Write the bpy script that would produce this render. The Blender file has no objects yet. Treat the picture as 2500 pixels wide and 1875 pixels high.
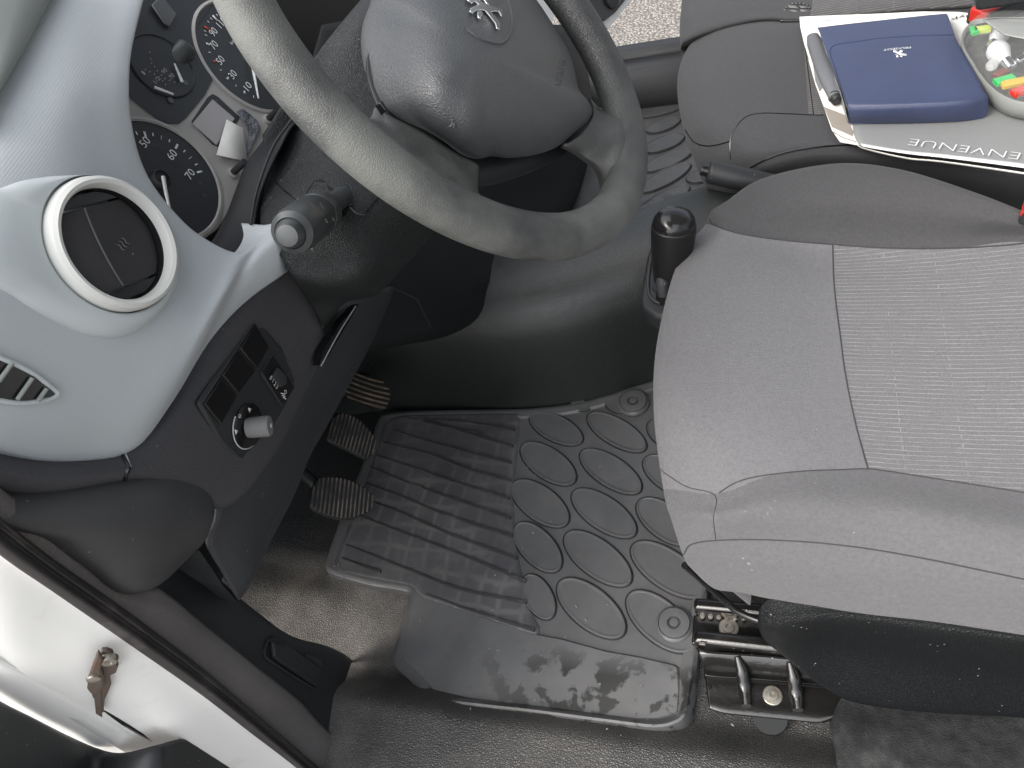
import bpy, bmesh, math, random
from mathutils import Vector, Matrix
from mathutils.bvhtree import BVHTree
random.seed(4)
S = bpy.context.scene
COL = S.collection
# ------------------------------------------------------------------ camera
F = 1850.0
AX = Vector((5100.0, 8.0, 1850.0)).normalized()
AZ = -Vector((671.0, -1500.0, -1850.0)); AZ = (AZ - AX * AX.dot(AZ)).normalized()
AY = AZ.cross(AX)
CAM = Vector((0, 0, 1.0))
cd = bpy.data.cameras.new('camera'); co = bpy.data.objects.new('camera', cd); COL.objects.link(co)
cd.sensor_width = 36; cd.lens = 36 * F / 2500; cd.clip_start = .02; cd.clip_end = 200
co.matrix_world = Matrix.Translation(CAM) @ Matrix((AX, AY, AZ)).to_4x4()
S.camera = co
S.render.resolution_x = 1024; S.render.resolution_y = 768
# ------------------------------------------------------------------ light
SUN_EL, SUN_AZ = 50, 222      # direction the light comes from, degrees from +X towards +Y
w = bpy.data.worlds.new('World'); S.world = w; w.use_nodes = True
nt = w.node_tree; bg = nt.nodes['Background']
sk = nt.nodes.new('ShaderNodeTexSky'); sk.sky_type = 'NISHITA'; sk.sun_disc = False
sk.sun_elevation = math.radians(SUN_EL); sk.sun_rotation = math.radians(90 - SUN_AZ)
sk.air_density = 1.0; sk.dust_density = 6.0; sk.ozone_density = 0.6
hs = nt.nodes.new('ShaderNodeHueSaturation'); hs.inputs['Saturation'].default_value = 0.45
nt.links.new(sk.outputs[0], hs.inputs['Color']); nt.links.new(hs.outputs[0], bg.inputs[0])
bg.inputs[1].default_value = 0.15
sl = bpy.data.lights.new('sun', 'SUN'); so = bpy.data.objects.new('sun', sl); COL.objects.link(so)
sl.energy = 1.5; sl.angle = math.radians(120); sl.color = (1, .99, .965)
e_, a_ = math.radians(SUN_EL), math.radians(SUN_AZ)
so.rotation_euler = Vector((math.cos(e_) * math.cos(a_), math.cos(e_) * math.sin(a_), math.sin(e_))).to_track_quat('Z', 'Y').to_euler()
so.location = (0, -3, 4)
S.view_settings.view_transform = 'Standard'; S.view_settings.look = 'None'
S.view_settings.exposure = 1.05; S.view_settings.gamma = 1; S.view_settings.use_curve_mapping = False
S.render.engine = 'CYCLES'; S.cycles.max_bounces = 6
# ------------------------------------------------------------------ helpers
def ray(px, py):
    c = Vector(((px - 1250) / F, -(py - 937.5) / F, -1))
    return Vector((AX.dot(c), AY.dot(c), AZ.dot(c)))
def W(px, py, v, k='z'):
    r = ray(px, py)
    if k == 'z': t = (v - CAM.z) / r.z
    elif k == 'x': t = v / r.x
    elif k == 'y': t = v / r.y
    elif k == 'P': t = (-.44 - .00014 * px - (v - .147) * .5) / r.x      # surfaces on the rear face of the hinge pillar
    else: t = v
    return CAM + r * t
class Plane:                     # a surface plane: origin, right, up, normal
    def __init__(s, o, n, up=Vector((0, 0, 1)), right=None):
        s.o = Vector(o); s.n = Vector(n).normalized()
        if right is None:
            s.r = Vector(up).cross(s.n).normalized()
        else:
            s.r = (Vector(right) - s.n * s.n.dot(Vector(right))).normalized()
        s.u = s.n.cross(s.r)
    def px(s, x, y, h=0.0):      # where the sight line through a picture point meets the plane
        r = ray(x, y); t = (s.o + s.n * h - CAM).dot(s.n) / r.dot(s.n)
        return CAM + r * t
    def uv(s, p):
        d = p - s.o; return d.dot(s.r), d.dot(s.u)
    def at(s, u, v, h=0.0): return s.o + s.r * u + s.u * v + s.n * h
def cr(p0, p1, p2, p3, t):
    return .5 * ((2 * p1) + (p2 - p0) * t + (2 * p0 - 5 * p1 + 4 * p2 - p3) * t * t + (3 * p1 - p0 - 3 * p2 + p3) * t ** 3)
def spl(pts, n, closed=False):   # n samples per span
    out = []; L = len(pts)
    for i in range(L if closed else L - 1):
        if closed: a, b, c, d = pts[i - 1], pts[i], pts[(i + 1) % L], pts[(i + 2) % L]
        else:
            b, c = pts[i], pts[i + 1]
            a = pts[i - 1] if i else b * 2 - c
            d = pts[i + 2] if i + 2 < L else c * 2 - b
        for k in range(n): out.append(cr(a, b, c, d, k / n))
    if not closed: out.append(pts[-1].copy())
    return out
def resample(pts, n):
    d = [0]
    for a, b in zip(pts, pts[1:]): d.append(d[-1] + (b - a).length)
    out = []; j = 0
    for i in range(n):
        s = d[-1] * i / (n - 1)
        while j < len(d) - 2 and d[j + 1] < s: j += 1
        t = (s - d[j]) / max(d[j + 1] - d[j], 1e-9)
        out.append(pts[j].lerp(pts[j + 1], min(max(t, 0), 1)))
    return out
ORG = {}
def org(parent):
    while parent is not None and parent.name not in ORG: parent = parent.parent
    return ORG[parent.name] if parent else Vector((0, 0, 0))
def tag(o, label=None, cat=None, group=None, kind=None):
    if label: o['label'] = label
    if cat: o['category'] = cat
    if group: o['group'] = group
    if kind: o['kind'] = kind
    return o
def thing(name, label, cat, loc, group=None):
    o = bpy.data.objects.new(name, None); COL.objects.link(o); o.location = loc; o.empty_display_size = .02
    ORG[o.name] = Vector(loc)
    return tag(o, label, cat, group)
def mk(name, vs, fs, m, parent=None, smooth=True, face_cam=False, sol=0, edge=0, seg=2, sub=0, shade=None):
    og = org(parent)
    me = bpy.data.meshes.new(name)
    me.from_pydata([tuple(Vector(v) - og) for v in vs], [], fs); me.update()
    bm = bmesh.new(); bm.from_mesh(me)
    bmesh.ops.remove_doubles(bm, verts=bm.verts, dist=1e-6)
    if not face_cam: bmesh.ops.recalc_face_normals(bm, faces=bm.faces)
    else:
        bmesh.ops.recalc_face_normals(bm, faces=bm.faces)
        s = 0
        for f in bm.faces: s += f.normal.dot(CAM - og - f.calc_center_median()) * f.calc_area()
        if s < 0: bmesh.ops.reverse_faces(bm, faces=bm.faces)
    bm.to_mesh(me); bm.free()
    for p in me.polygons: p.use_smooth = smooth
    me.materials.append(m)
    o = bpy.data.objects.new(name, me); COL.objects.link(o)
    if parent is not None: o.parent = parent
    if sol:
        md = o.modifiers.new('solid', 'SOLIDIFY'); md.thickness = sol; md.offset = -1
    if edge:
        md = o.modifiers.new('bevel', 'BEVEL'); md.width = edge; md.segments = seg; md.limit_method = 'ANGLE'; md.angle_limit = math.radians(38); md.harden_normals = False
    if sub:
        md = o.modifiers.new('sub', 'SUBSURF'); md.levels = sub; md.render_levels = sub
    if smooth and (edge or shade):
        me.set_sharp_from_angle(angle=math.radians(shade or 40))
    return o
def P3(q, k='z'):
    if isinstance(q, Vector): return q
    return W(q[0], q[1], q[2], q[3] if len(q) > 3 else k)
def grid(rows, m, n):
    R = [spl(r, n) for r in rows]
    cols = [spl([r[j] for r in R], m) for j in range(len(R[0]))]
    return [[cols[j][i] for j in range(len(cols))] for i in range(len(cols[0]))]
def gmesh(G):
    vs = [p for r in G for p in r]; w_ = len(G[0]); fs = []
    for i in range(len(G) - 1):
        for j in range(w_ - 1):
            a = i * w_ + j; fs.append((a, a + 1, a + w_ + 1, a + w_))
    return vs, fs
def net(name, rows, m, parent, mr=4, nc=4, k='z', sol=.004, edge=0, **kw):
    rows = [[P3(q, k) for q in r] for r in rows]
    vs, fs = gmesh(grid(rows, mr, nc))
    return mk(name, vs, fs, m, parent, face_cam=True, sol=sol, edge=edge, **kw)
def loft(name, rows, m, parent, n=24, mr=4, k='z', sol=.004, edge=0, **kw):   # rows may differ in length
    rows = [resample(spl([P3(q, k) for q in r], 8), n) for r in rows]
    vs, fs = gmesh(grid(rows, mr, 1))
    return mk(name, vs, fs, m, parent, face_cam=True, sol=sol, edge=edge, **kw)
def tube(name, pts, rad, m, parent=None, n=10, cap=True, per=6, closed=False, smoothpath=True, flat=None, fn=None, **kw):
    pts = [P3(q) for q in pts]
    P = spl(pts, per, closed) if smoothpath and len(pts) > 2 else pts
    N = len(P)
    if not isinstance(rad, (list, tuple)): rad = [rad] * len(pts)
    rr = []
    for i in range(N):
        s = i * (len(rad) - (0 if closed else 1)) / (N - (0 if closed else 1)) if N > 1 else 0
        j = int(s); t = s - j
        rr.append(rad[j % len(rad)] * (1 - t) + rad[(j + 1) % len(rad) if closed else min(j + 1, len(rad) - 1)] * t)
    vs, fs = [], []; pn = None
    for i in range(N):
        T = (P[(i + 1) % N if closed else min(i + 1, N - 1)] - P[i - 1 if (i or closed) else 0]).normalized()
        if pn is None: pn = T.orthogonal().normalized() if flat is None else (Vector(flat) - T * T.dot(Vector(flat))).normalized()
        else: pn = ((pn if flat is None else Vector(flat)) - T * T.dot(pn if flat is None else Vector(flat))).normalized()
        b = T.cross(pn)
        for j in range(n):
            a = 2 * math.pi * j / n
            fx, fy = (1, 1) if fn is None else fn
            vs.append(P[i] + (pn * math.cos(a) * fx + b * math.sin(a) * fy) * rr[i])
    for i in range(N if closed else N - 1):
        for j in range(n):
            a = i * n + j; b_ = i * n + (j + 1) % n; c = ((i + 1) % N) * n
            fs.append((a, b_, c + (j + 1) % n, c + j))
    if cap and not closed:
        fs.append(tuple(range(n))[::-1]); fs.append(tuple(range((N - 1) * n, N * n)))
    return mk(name, vs, fs, m, parent, shade=50, **kw)
def basis(axis, hint=Vector((0, 0, 1))):
    a = Vector(axis).normalized(); hint = Vector(hint)
    if abs(a.dot(hint)) > .98: hint = Vector((1, 0, 0))
    u = hint.cross(a).normalized(); return a, u, a.cross(u)
def lathe(name, o, axis, prof, m, parent=None, n=40, sx=1, sy=1, hint=(0, 0, 1), wob=None, cap=(1, 1), **kw):   # prof: (radius, height)
    a, u, v = basis(axis, hint); o = Vector(o); vs, fs = [], []
    for r, h in prof:
        for j in range(n):
            t = 2 * math.pi * j / n; q = r * (1 + (wob(t, h) if wob else 0))
            vs.append(o + a * h + u * math.cos(t) * q * sx + v * math.sin(t) * q * sy)
    for i in range(len(prof) - 1):
        for j in range(n):
            fs.append((i * n + j, i * n + (j + 1) % n, (i + 1) * n + (j + 1) % n, (i + 1) * n + j))
    if prof[0][0] > 1e-5 and cap[0]: fs.append(tuple(range(n))[::-1])
    if prof[-1][0] > 1e-5 and cap[1]: fs.append(tuple(range((len(prof) - 1) * n, len(prof) * n)))
    return mk(name, vs, fs, m, parent, shade=kw.pop('shade', 35), **kw)
def prism(name, pts, vec, m, parent=None, edge=.001, smooth=True, seg=2):      # outline (world points) pushed along vec
    pts = [P3(q) for q in pts]; vec = Vector(vec); n = len(pts)
    vs = pts + [p + vec for p in pts]
    fs = [tuple(range(n)), tuple(range(n, 2 * n))[::-1]] + [(i, (i + 1) % n, n + (i + 1) % n, n + i) for i in range(n)]
    return mk(name, vs, fs, m, parent, smooth=smooth, edge=edge, seg=seg)
def box(name, c, rx, ry, rz, sx, sy, sz, m, parent=None, edge=.002, seg=2):   # rx, ry, rz: unit axes; full sizes
    c = Vector(c); rx, ry, rz = [Vector(q).normalized() for q in (rx, ry, rz)]
    pts = [c + rx * a * sx / 2 + ry * b * sy / 2 - rz * sz / 2 for a, b in ((-1, -1), (1, -1), (1, 1), (-1, 1))]
    return prism(name, pts, rz * sz, m, parent, edge, seg=seg)
def text(name, s, o, right, up, size, m, parent, depth=.0004, width=None, center=True, lean=0, offset=0):
    c = bpy.data.curves.new('t', 'FONT'); c.body = s; c.size = 1; c.align_x = 'CENTER' if center else 'LEFT'; c.align_y = 'CENTER' if center else 'BOTTOM_BASELINE'
    c.shear = lean; c.offset = offset; c.resolution_u = 3
    t = bpy.data.objects.new('t', c); COL.objects.link(t)
    bpy.context.view_layer.update()
    me = bpy.data.meshes.new_from_object(t.evaluated_get(bpy.context.evaluated_depsgraph_get()))
    bpy.data.objects.remove(t)
    r = Vector(right).normalized(); u = (Vector(up) - r * r.dot(Vector(up))).normalized(); nn = r.cross(u)
    xs = [v.co.x for v in me.vertices]; wd = max(xs) - min(xs)
    sx = size if width is None else width / wd
    vs = [Vector(o) + r * v.co.x * sx + u * v.co.y * size + nn * depth for v in me.vertices]
    fs = [tuple(p.vertices) for p in me.polygons]
    bpy.data.meshes.remove(me)
    ob = mk(name, vs, fs, m, parent, smooth=False, face_cam=True)
    return ob
def bvh(*obs):
    vs, fs = [], []
    for o in obs:
        og = org(o); b = len(vs)
        vs += [v.co + og for v in o.data.vertices]; fs += [tuple(b + i for i in p.vertices) for p in o.data.polygons]
    return BVHTree.FromPolygons(vs, fs)
def hit(t, px, py, lift=0.0):
    r = ray(px, py).normalized(); h = t.ray_cast(CAM, r)
    if h[0] is None: return None
    return h[0] - r * lift
def drape(o, t, lift=.0006):          # press a flat print onto the curved surface below it
    og = org(o)
    for v in o.data.vertices:
        d = v.co + og - CAM; z = -d.dot(AZ); h = hit(t, 1250 + F * d.dot(AX) / z, 937.5 - F * d.dot(AY) / z, lift)
        if h is not None: v.co = h - og
    return o
def seam(name, t, pts, m, parent, rad=.0009, lift=.0, per=6):       # a stitched line lying on a surface
    P = spl([Vector((x, y, 0)) for x, y in pts], per)
    Q = [hit(t, p.x, p.y, lift) for p in P]; Q = [q for q in Q if q is not None]
    if len(Q) < 2: return None
    return tube(name, Q, rad, m, parent, n=6, smoothpath=False)
def inpoly(x, y, poly):
    c = False; n = len(poly)
    for i in range(n):
        x1, y1 = poly[i]; x2, y2 = poly[i - 1]
        if (y1 > y) != (y2 > y) and x < (x2 - x1) * (y - y1) / (y2 - y1) + x1: c = not c
    return c
# ------------------------------------------------------------------ materials
def mat(name, col, rough=.6, spec=.5, grain=None, gs=400, gb=.3, gd=.0006, var=.12, vs_=8, dirt=None, ds=6, dth=.55, metal=0, speck=0, coat=0, sheen=0, dcol=None, wear=None):
    m = bpy.data.materials.new(name); m.use_nodes = True; n = m.node_tree; N = n.nodes; L = n.links
    b = N['Principled BSDF']; b.inputs['Roughness'].default_value = rough; b.inputs['Specular IOR Level'].default_value = spec
    b.inputs['Metallic'].default_value = metal
    if coat: b.inputs['Coat Weight'].default_value = coat
    if sheen: b.inputs['Sheen Weight'].default_value = sheen; b.inputs['Sheen Roughness'].default_value = .4
    tc = N.new('ShaderNodeTexCoord')
    def noise(sc, det=4, ro=.55):
        q = N.new('ShaderNodeTexNoise'); q.inputs['Scale'].default_value = sc; q.inputs['Detail'].default_value = det; q.inputs['Roughness'].default_value = ro
        L.new(tc.outputs['Object'], q.inputs['Vector']); return q
    def mixc(f, a, bb, ty='MIX'):
        q = N.new('ShaderNodeMix'); q.data_type = 'RGBA'; q.blend_type = ty
        for s, v in ((0, f), (6, a), (7, bb)):
            if hasattr(v, 'links') or isinstance(v, bpy.types.NodeSocket): L.new(v, q.inputs[s])
            elif s == 0: q.inputs[0].default_value = v
            else: q.inputs[s].default_value = (*v, 1)
        return q.outputs[2]
    def ramp(f, a, bb):
        q = N.new('ShaderNodeMapRange'); q.inputs[1].default_value = a; q.inputs[2].default_value = bb; L.new(f, q.inputs[0]); return q.outputs[0]
    nz = noise(vs_, 6)
    c = mixc(ramp(nz.outputs[0], .3, .7), tuple(x * (1 - var) for x in col), tuple(min(1, x * (1 + var)) for x in col))
    h = None
    if grain in ('pebble', 'leather'):
        v = N.new('ShaderNodeTexVoronoi'); v.inputs['Scale'].default_value = gs; v.feature = 'DISTANCE_TO_EDGE' if grain == 'leather' else 'SMOOTH_F1'
        wz = noise(gs * .35, 2); va = N.new('ShaderNodeVectorMath'); va.operation = 'MULTIPLY_ADD'
        L.new(wz.outputs['Color'], va.inputs[0]); va.inputs[1].default_value = (1.2 / gs,) * 3; L.new(tc.outputs['Object'], va.inputs[2]); L.new(va.outputs[0], v.inputs['Vector'])
        h = v.outputs['Distance']
        if grain == 'leather': h = ramp(h, 0, .18)
        else: h = ramp(h, .75, .1)
    elif grain == 'fine':
        h = noise(gs, 3, .7).outputs[0]
    elif grain == 'weave':
        wv = N.new('ShaderNodeTexWave'); wv.inputs['Scale'].default_value = gs; wv.bands_direction = 'DIAGONAL'; L.new(tc.outputs['Object'], wv.inputs[0])
        w2 = N.new('ShaderNodeTexWave'); w2.inputs['Scale'].default_value = gs; w2.bands_direction = 'Y'; L.new(tc.outputs['Object'], w2.inputs[0])
        q = N.new('ShaderNodeMath'); q.operation = 'MULTIPLY'; L.new(wv.outputs['Fac'], q.inputs[0]); L.new(w2.outputs['Fac'], q.inputs[1]); h = q.outputs[0]
    elif grain == 'grid':
        w1 = N.new('ShaderNodeTexWave'); w1.inputs['Scale'].default_value = gs; w1.bands_direction = 'Z'; L.new(tc.outputs['Object'], w1.inputs[0])
        w2 = N.new('ShaderNodeTexWave'); w2.inputs['Scale'].default_value = gs; w2.bands_direction = 'Y'; L.new(tc.outputs['Object'], w2.inputs[0])
        q = N.new('ShaderNodeMath'); q.operation = 'MULTIPLY'; L.new(w1.outputs['Fac'], q.inputs[0]); L.new(w2.outputs['Fac'], q.inputs[1]); h = q.outputs[0]
    if h is not None:
        bp = N.new('ShaderNodeBump'); bp.inputs['Strength'].default_value = gb; bp.inputs['Distance'].default_value = gd
        L.new(h, bp.inputs['Height']); L.new(bp.outputs[0], b.inputs['Normal'])
        if grain in ('weave', 'grid'):
            c = mixc(h, tuple(x * .95 for x in col), c)
    if dirt:
        dn = noise(ds, 8, .65); f = ramp(dn.outputs[0], dth, dth + .2)
        if h is not None and grain == 'pebble':
            q = N.new('ShaderNodeMath'); q.operation = 'MULTIPLY'; L.new(f, q.inputs[0]); L.new(h, q.inputs[1]); f = q.outputs[0]
        if wear:      # wear fades with distance along one axis of the object (where hands rub)
            sp = N.new('ShaderNodeSeparateXYZ'); L.new(tc.outputs['Object'], sp.inputs[0])
            q = N.new('ShaderNodeMath'); q.operation = 'MULTIPLY'; L.new(f, q.inputs[0]); L.new(ramp(sp.outputs[1], wear[0][1], wear[2]), q.inputs[1]); f = q.outputs[0]
        c = mixc(f, c, dcol or dirt)
        r2 = N.new('ShaderNodeMapRange'); L.new(f, r2.inputs[0]); r2.inputs[3].default_value = rough; r2.inputs[4].default_value = min(1, rough + .25); L.new(r2.outputs[0], b.inputs['Roughness'])
    if speck:
        v = N.new('ShaderNodeTexVoronoi'); v.inputs['Scale'].default_value = 110; L.new(tc.outputs['Object'], v.inputs['Vector'])
        f = ramp(v.outputs['Distance'], .10, .05)
        q = N.new('ShaderNodeMath'); q.operation = 'MULTIPLY'; L.new(f, q.inputs[0]); L.new(ramp(noise(30, 2).outputs[0], .55, .6), q.inputs[1])
        q2 = N.new('ShaderNodeMath'); q2.operation = 'MULTIPLY'; L.new(q.outputs[0], q2.inputs[0]); q2.inputs[1].default_value = speck
        c = mixc(q2.outputs[0], c, (.45, .44, .42))
    L.new(c, b.inputs['Base Color'])
    m['h'] = 1
    return m
M = {}
M['black'] = mat('black_plastic', (.022, .024, .026), .5, .5, 'fine', 900, .5, .0003, speck=.5)
M['soft'] = mat('soft_black_plastic', (.030, .032, .036), .62, .5, 'fine', 700, .8, .0005, speck=.7)
M['fuzz'] = mat('flocked_black_plastic', (.062, .062, .068), .85, .4, 'fine', 600, 1, .0012, speck=.6)
M['pillart'] = mat('grey_pillar_trim', (.26, .28, .268), .6, .4, 'fine', 900, .2, .0003, var=.03)
M['spoke'] = mat('worn_spoke_leather', (.13, .133, .138), .42, .5, 'leather', 460, .4, .0005, var=.1)
M['stalkm'] = mat('stalk_plastic', (.045, .05, .052), .36, .6, 'fine', 900, .15, .0002, speck=.3)
M['knobb'] = mat('gear_knob_black', (.012, .012, .013), .38, .35, None, var=.02)
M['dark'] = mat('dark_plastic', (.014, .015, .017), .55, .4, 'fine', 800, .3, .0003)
M['bin'] = mat('grey_black_plastic', (.045, .046, .049), .5, .5, 'fine', 900, .4, .0003, speck=.5)
M['dash'] = mat('grey_dash_plastic', (.46, .495, .515), .5, .5, 'grid', 210, .3, .0003, var=.03, speck=.2)
M['dashs'] = mat('smooth_grey_dash_plastic', (.48, .52, .53), .40, .5, 'fine', 900, .15, .0003, var=.03)
M['ring'] = mat('silver_grey_ring', (.64, .65, .62), .42, .5, None, var=.02)
M['gloss'] = mat('glossy_black', (.012, .012, .013), .18, .5, None)
M['vinyld'] = mat('dark_floor_vinyl', (.022, .022, .022), .45, .5, 'pebble', 260, 1, .0014, dirt=(.10, .085, .065), ds=5, dth=.6)
M['tunnel'] = mat('grained_tunnel_vinyl', (.011, .014, .0135), .36, .8, 'leather', 330, .4, .0005)
M['felt'] = mat('dusty_felt', (.17, .16, .158), .95, .2, 'fine', 500, 1, .002, dirt=(.2, .175, .145), ds=12, dth=.55)
M['carpet'] = mat('black_carpet', (.03, .031, .032), .95, .2, 'fine', 450, 1, .003, var=.4, vs_=80, dirt=(.10, .10, .10), ds=14, dth=.58)
M['seal'] = mat('rubber_seal', (.045, .042, .043), .55, .4, 'fine', 300, .4, .0006, dirt=(.11, .10, .095), ds=25, dth=.55)
M['paint'] = mat('white_paint', (.78, .79, .77), .42, .5, None, var=.02, coat=.1, dirt=(.60, .59, .56), ds=11, dth=.6)
M['leather'] = mat('wheel_leather_grain', (.060, .064, .068), .40, .7, 'leather', 460, .45, .0005, var=.08)
M['rim'] = mat('worn_wheel_rim', (.040, .042, .043), .40, .55, 'leather', 620, .5, .0004, var=.2, vs_=60, dirt=(.112, .118, .110), ds=9, dth=.36, wear=((0, .10, 0), .16, -.06))
M['shroud2'] = mat('seat_side_plastic', (.007, .008, .009), .36, .28, 'leather', 420, .7, .0006, var=.08, speck=.9)
M['shroud'] = mat('shroud_plastic', (.012, .0145, .0150), .45, .5, 'leather', 520, .7, .0005, var=.08, speck=.4)
M['chrome'] = mat('chrome', (.75, .76, .78), .16, .5, None, metal=1)
M['steel'] = mat('dull_steel', (.38, .36, .32), .42, .5, 'fine', 300, .4, .0005, metal=1, dirt=(.12, .09, .06), ds=60, dth=.5)
M['rust'] = mat('rusty_hinge_steel', (.13, .105, .09), .55, .5, 'fine', 200, .5, .0006, metal=.6, dirt=(.16, .09, .05), ds=50, dth=.5)
M['railm'] = mat('black_painted_steel', (.010, .0098, .0095), .16, .8, 'fine', 90, .3, .001, speck=1.0)
M['fabric'] = mat('grey_woven_fabric', (.158, .158, .165), .88, .3, 'fine', 620, 1, .0012, var=.10, vs_=260, sheen=.15, speck=.35)
M['under'] = mat('seat_underside', (.006, .006, .006), .9, .1, None)
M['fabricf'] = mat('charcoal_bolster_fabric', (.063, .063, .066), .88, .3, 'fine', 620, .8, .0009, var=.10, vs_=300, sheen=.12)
M['fabric2'] = mat('near_bolster_fabric', (.116, .116, .121), .88, .3, 'fine', 620, 1, .0012, var=.10, vs_=260, sheen=.15, speck=.35)
M['dfabric'] = mat('charcoal_woven_fabric', (.059, .060, .064), .88, .3, 'fine', 620, .8, .0009, var=.08, vs_=300, sheen=.12)
M['thread'] = mat('dark_thread', (.05, .05, .053), .9, .2, None)
M['white'] = mat('printed_white', (.75, .76, .76), .6, .3, None, var=.01)
M['red'] = mat('red_plastic', (.55, .03, .02), .4, .5, None, var=.02)
M['rubber'] = mat('pedal_rubber', (.02, .02, .02), .5, .4, 'fine', 300, .4, .0005)
def custom(name, rough=.6):
    m = bpy.data.materials.new(name); m.use_nodes = True; n = m.node_tree
    return m, n.nodes, n.links, n.nodes['Principled BSDF'], n.nodes.new('ShaderNodeTexCoord')
def stripe_mat(name, base, line):
    m, N, L, b, tc = custom(name)
    b.inputs['Roughness'].default_value = .9; b.inputs['Sheen Weight'].default_value = .2
    nz = N.new('ShaderNodeTexNoise'); nz.inputs['Scale'].default_value = 16; L.new(tc.outputs['Object'], nz.inputs['Vector'])
    va = N.new('ShaderNodeVectorMath'); va.operation = 'MULTIPLY_ADD'; L.new(nz.outputs['Color'], va.inputs[0]); va.inputs[1].default_value = (.0, .004, 0); L.new(tc.outputs['Object'], va.inputs[2])
    br = N.new('ShaderNodeTexBrick'); L.new(va.outputs[0], br.inputs['Vector']); br.inputs['Scale'].default_value = 1
    br.inputs['Brick Width'].default_value = .16; br.inputs['Row Height'].default_value = .0052; br.inputs['Mortar Size'].default_value = .00055
    br.inputs['Mortar Smooth'].default_value = .6; br.offset = .31; br.offset_frequency = 2; br.squash = 1.0
    br.inputs['Color1'].default_value = (*base, 1); br.inputs['Color2'].default_value = (*[x * .93 for x in base], 1); br.inputs['Mortar'].default_value = (*line, 1)
    n2 = N.new('ShaderNodeTexNoise'); n2.inputs['Scale'].default_value = 60; L.new(tc.outputs['Object'], n2.inputs['Vector'])
    mr = N.new('ShaderNodeMapRange'); mr.inputs[1].default_value = .4; mr.inputs[2].default_value = .6; mr.inputs[3].default_value = .35; L.new(n2.outputs[0], mr.inputs[0])
    mx = N.new('ShaderNodeMix'); mx.data_type = 'RGBA'; L.new(mr.outputs[0], mx.inputs[0]); mx.inputs[6].default_value = (*base, 1); L.new(br.outputs['Color'], mx.inputs[7])
    wv = N.new('ShaderNodeTexNoise'); wv.inputs['Scale'].default_value = 700; L.new(tc.outputs['Object'], wv.inputs['Vector'])
    mm = N.new('ShaderNodeMix'); mm.data_type = 'RGBA'; mm.blend_type = 'OVERLAY'; mm.inputs[0].default_value = .5; L.new(mx.outputs[2], mm.inputs[6]); L.new(wv.outputs[0], mm.inputs[7])
    L.new(mm.outputs[2], b.inputs['Base Color'])
    bp = N.new('ShaderNodeBump'); bp.inputs['Strength'].default_value = .6; bp.inputs['Distance'].default_value = .001; L.new(br.outputs['Fac'], bp.inputs['Height']); L.new(bp.outputs[0], b.inputs['Normal'])
    return m
M['stripe'] = stripe_mat('striped_seat_fabric', (.132, .132, .137), (.25, .25, .25))
M['dstripe'] = stripe_mat('dark_striped_seat_fabric', (.068, .066, .068), (.19, .185, .185))
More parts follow.
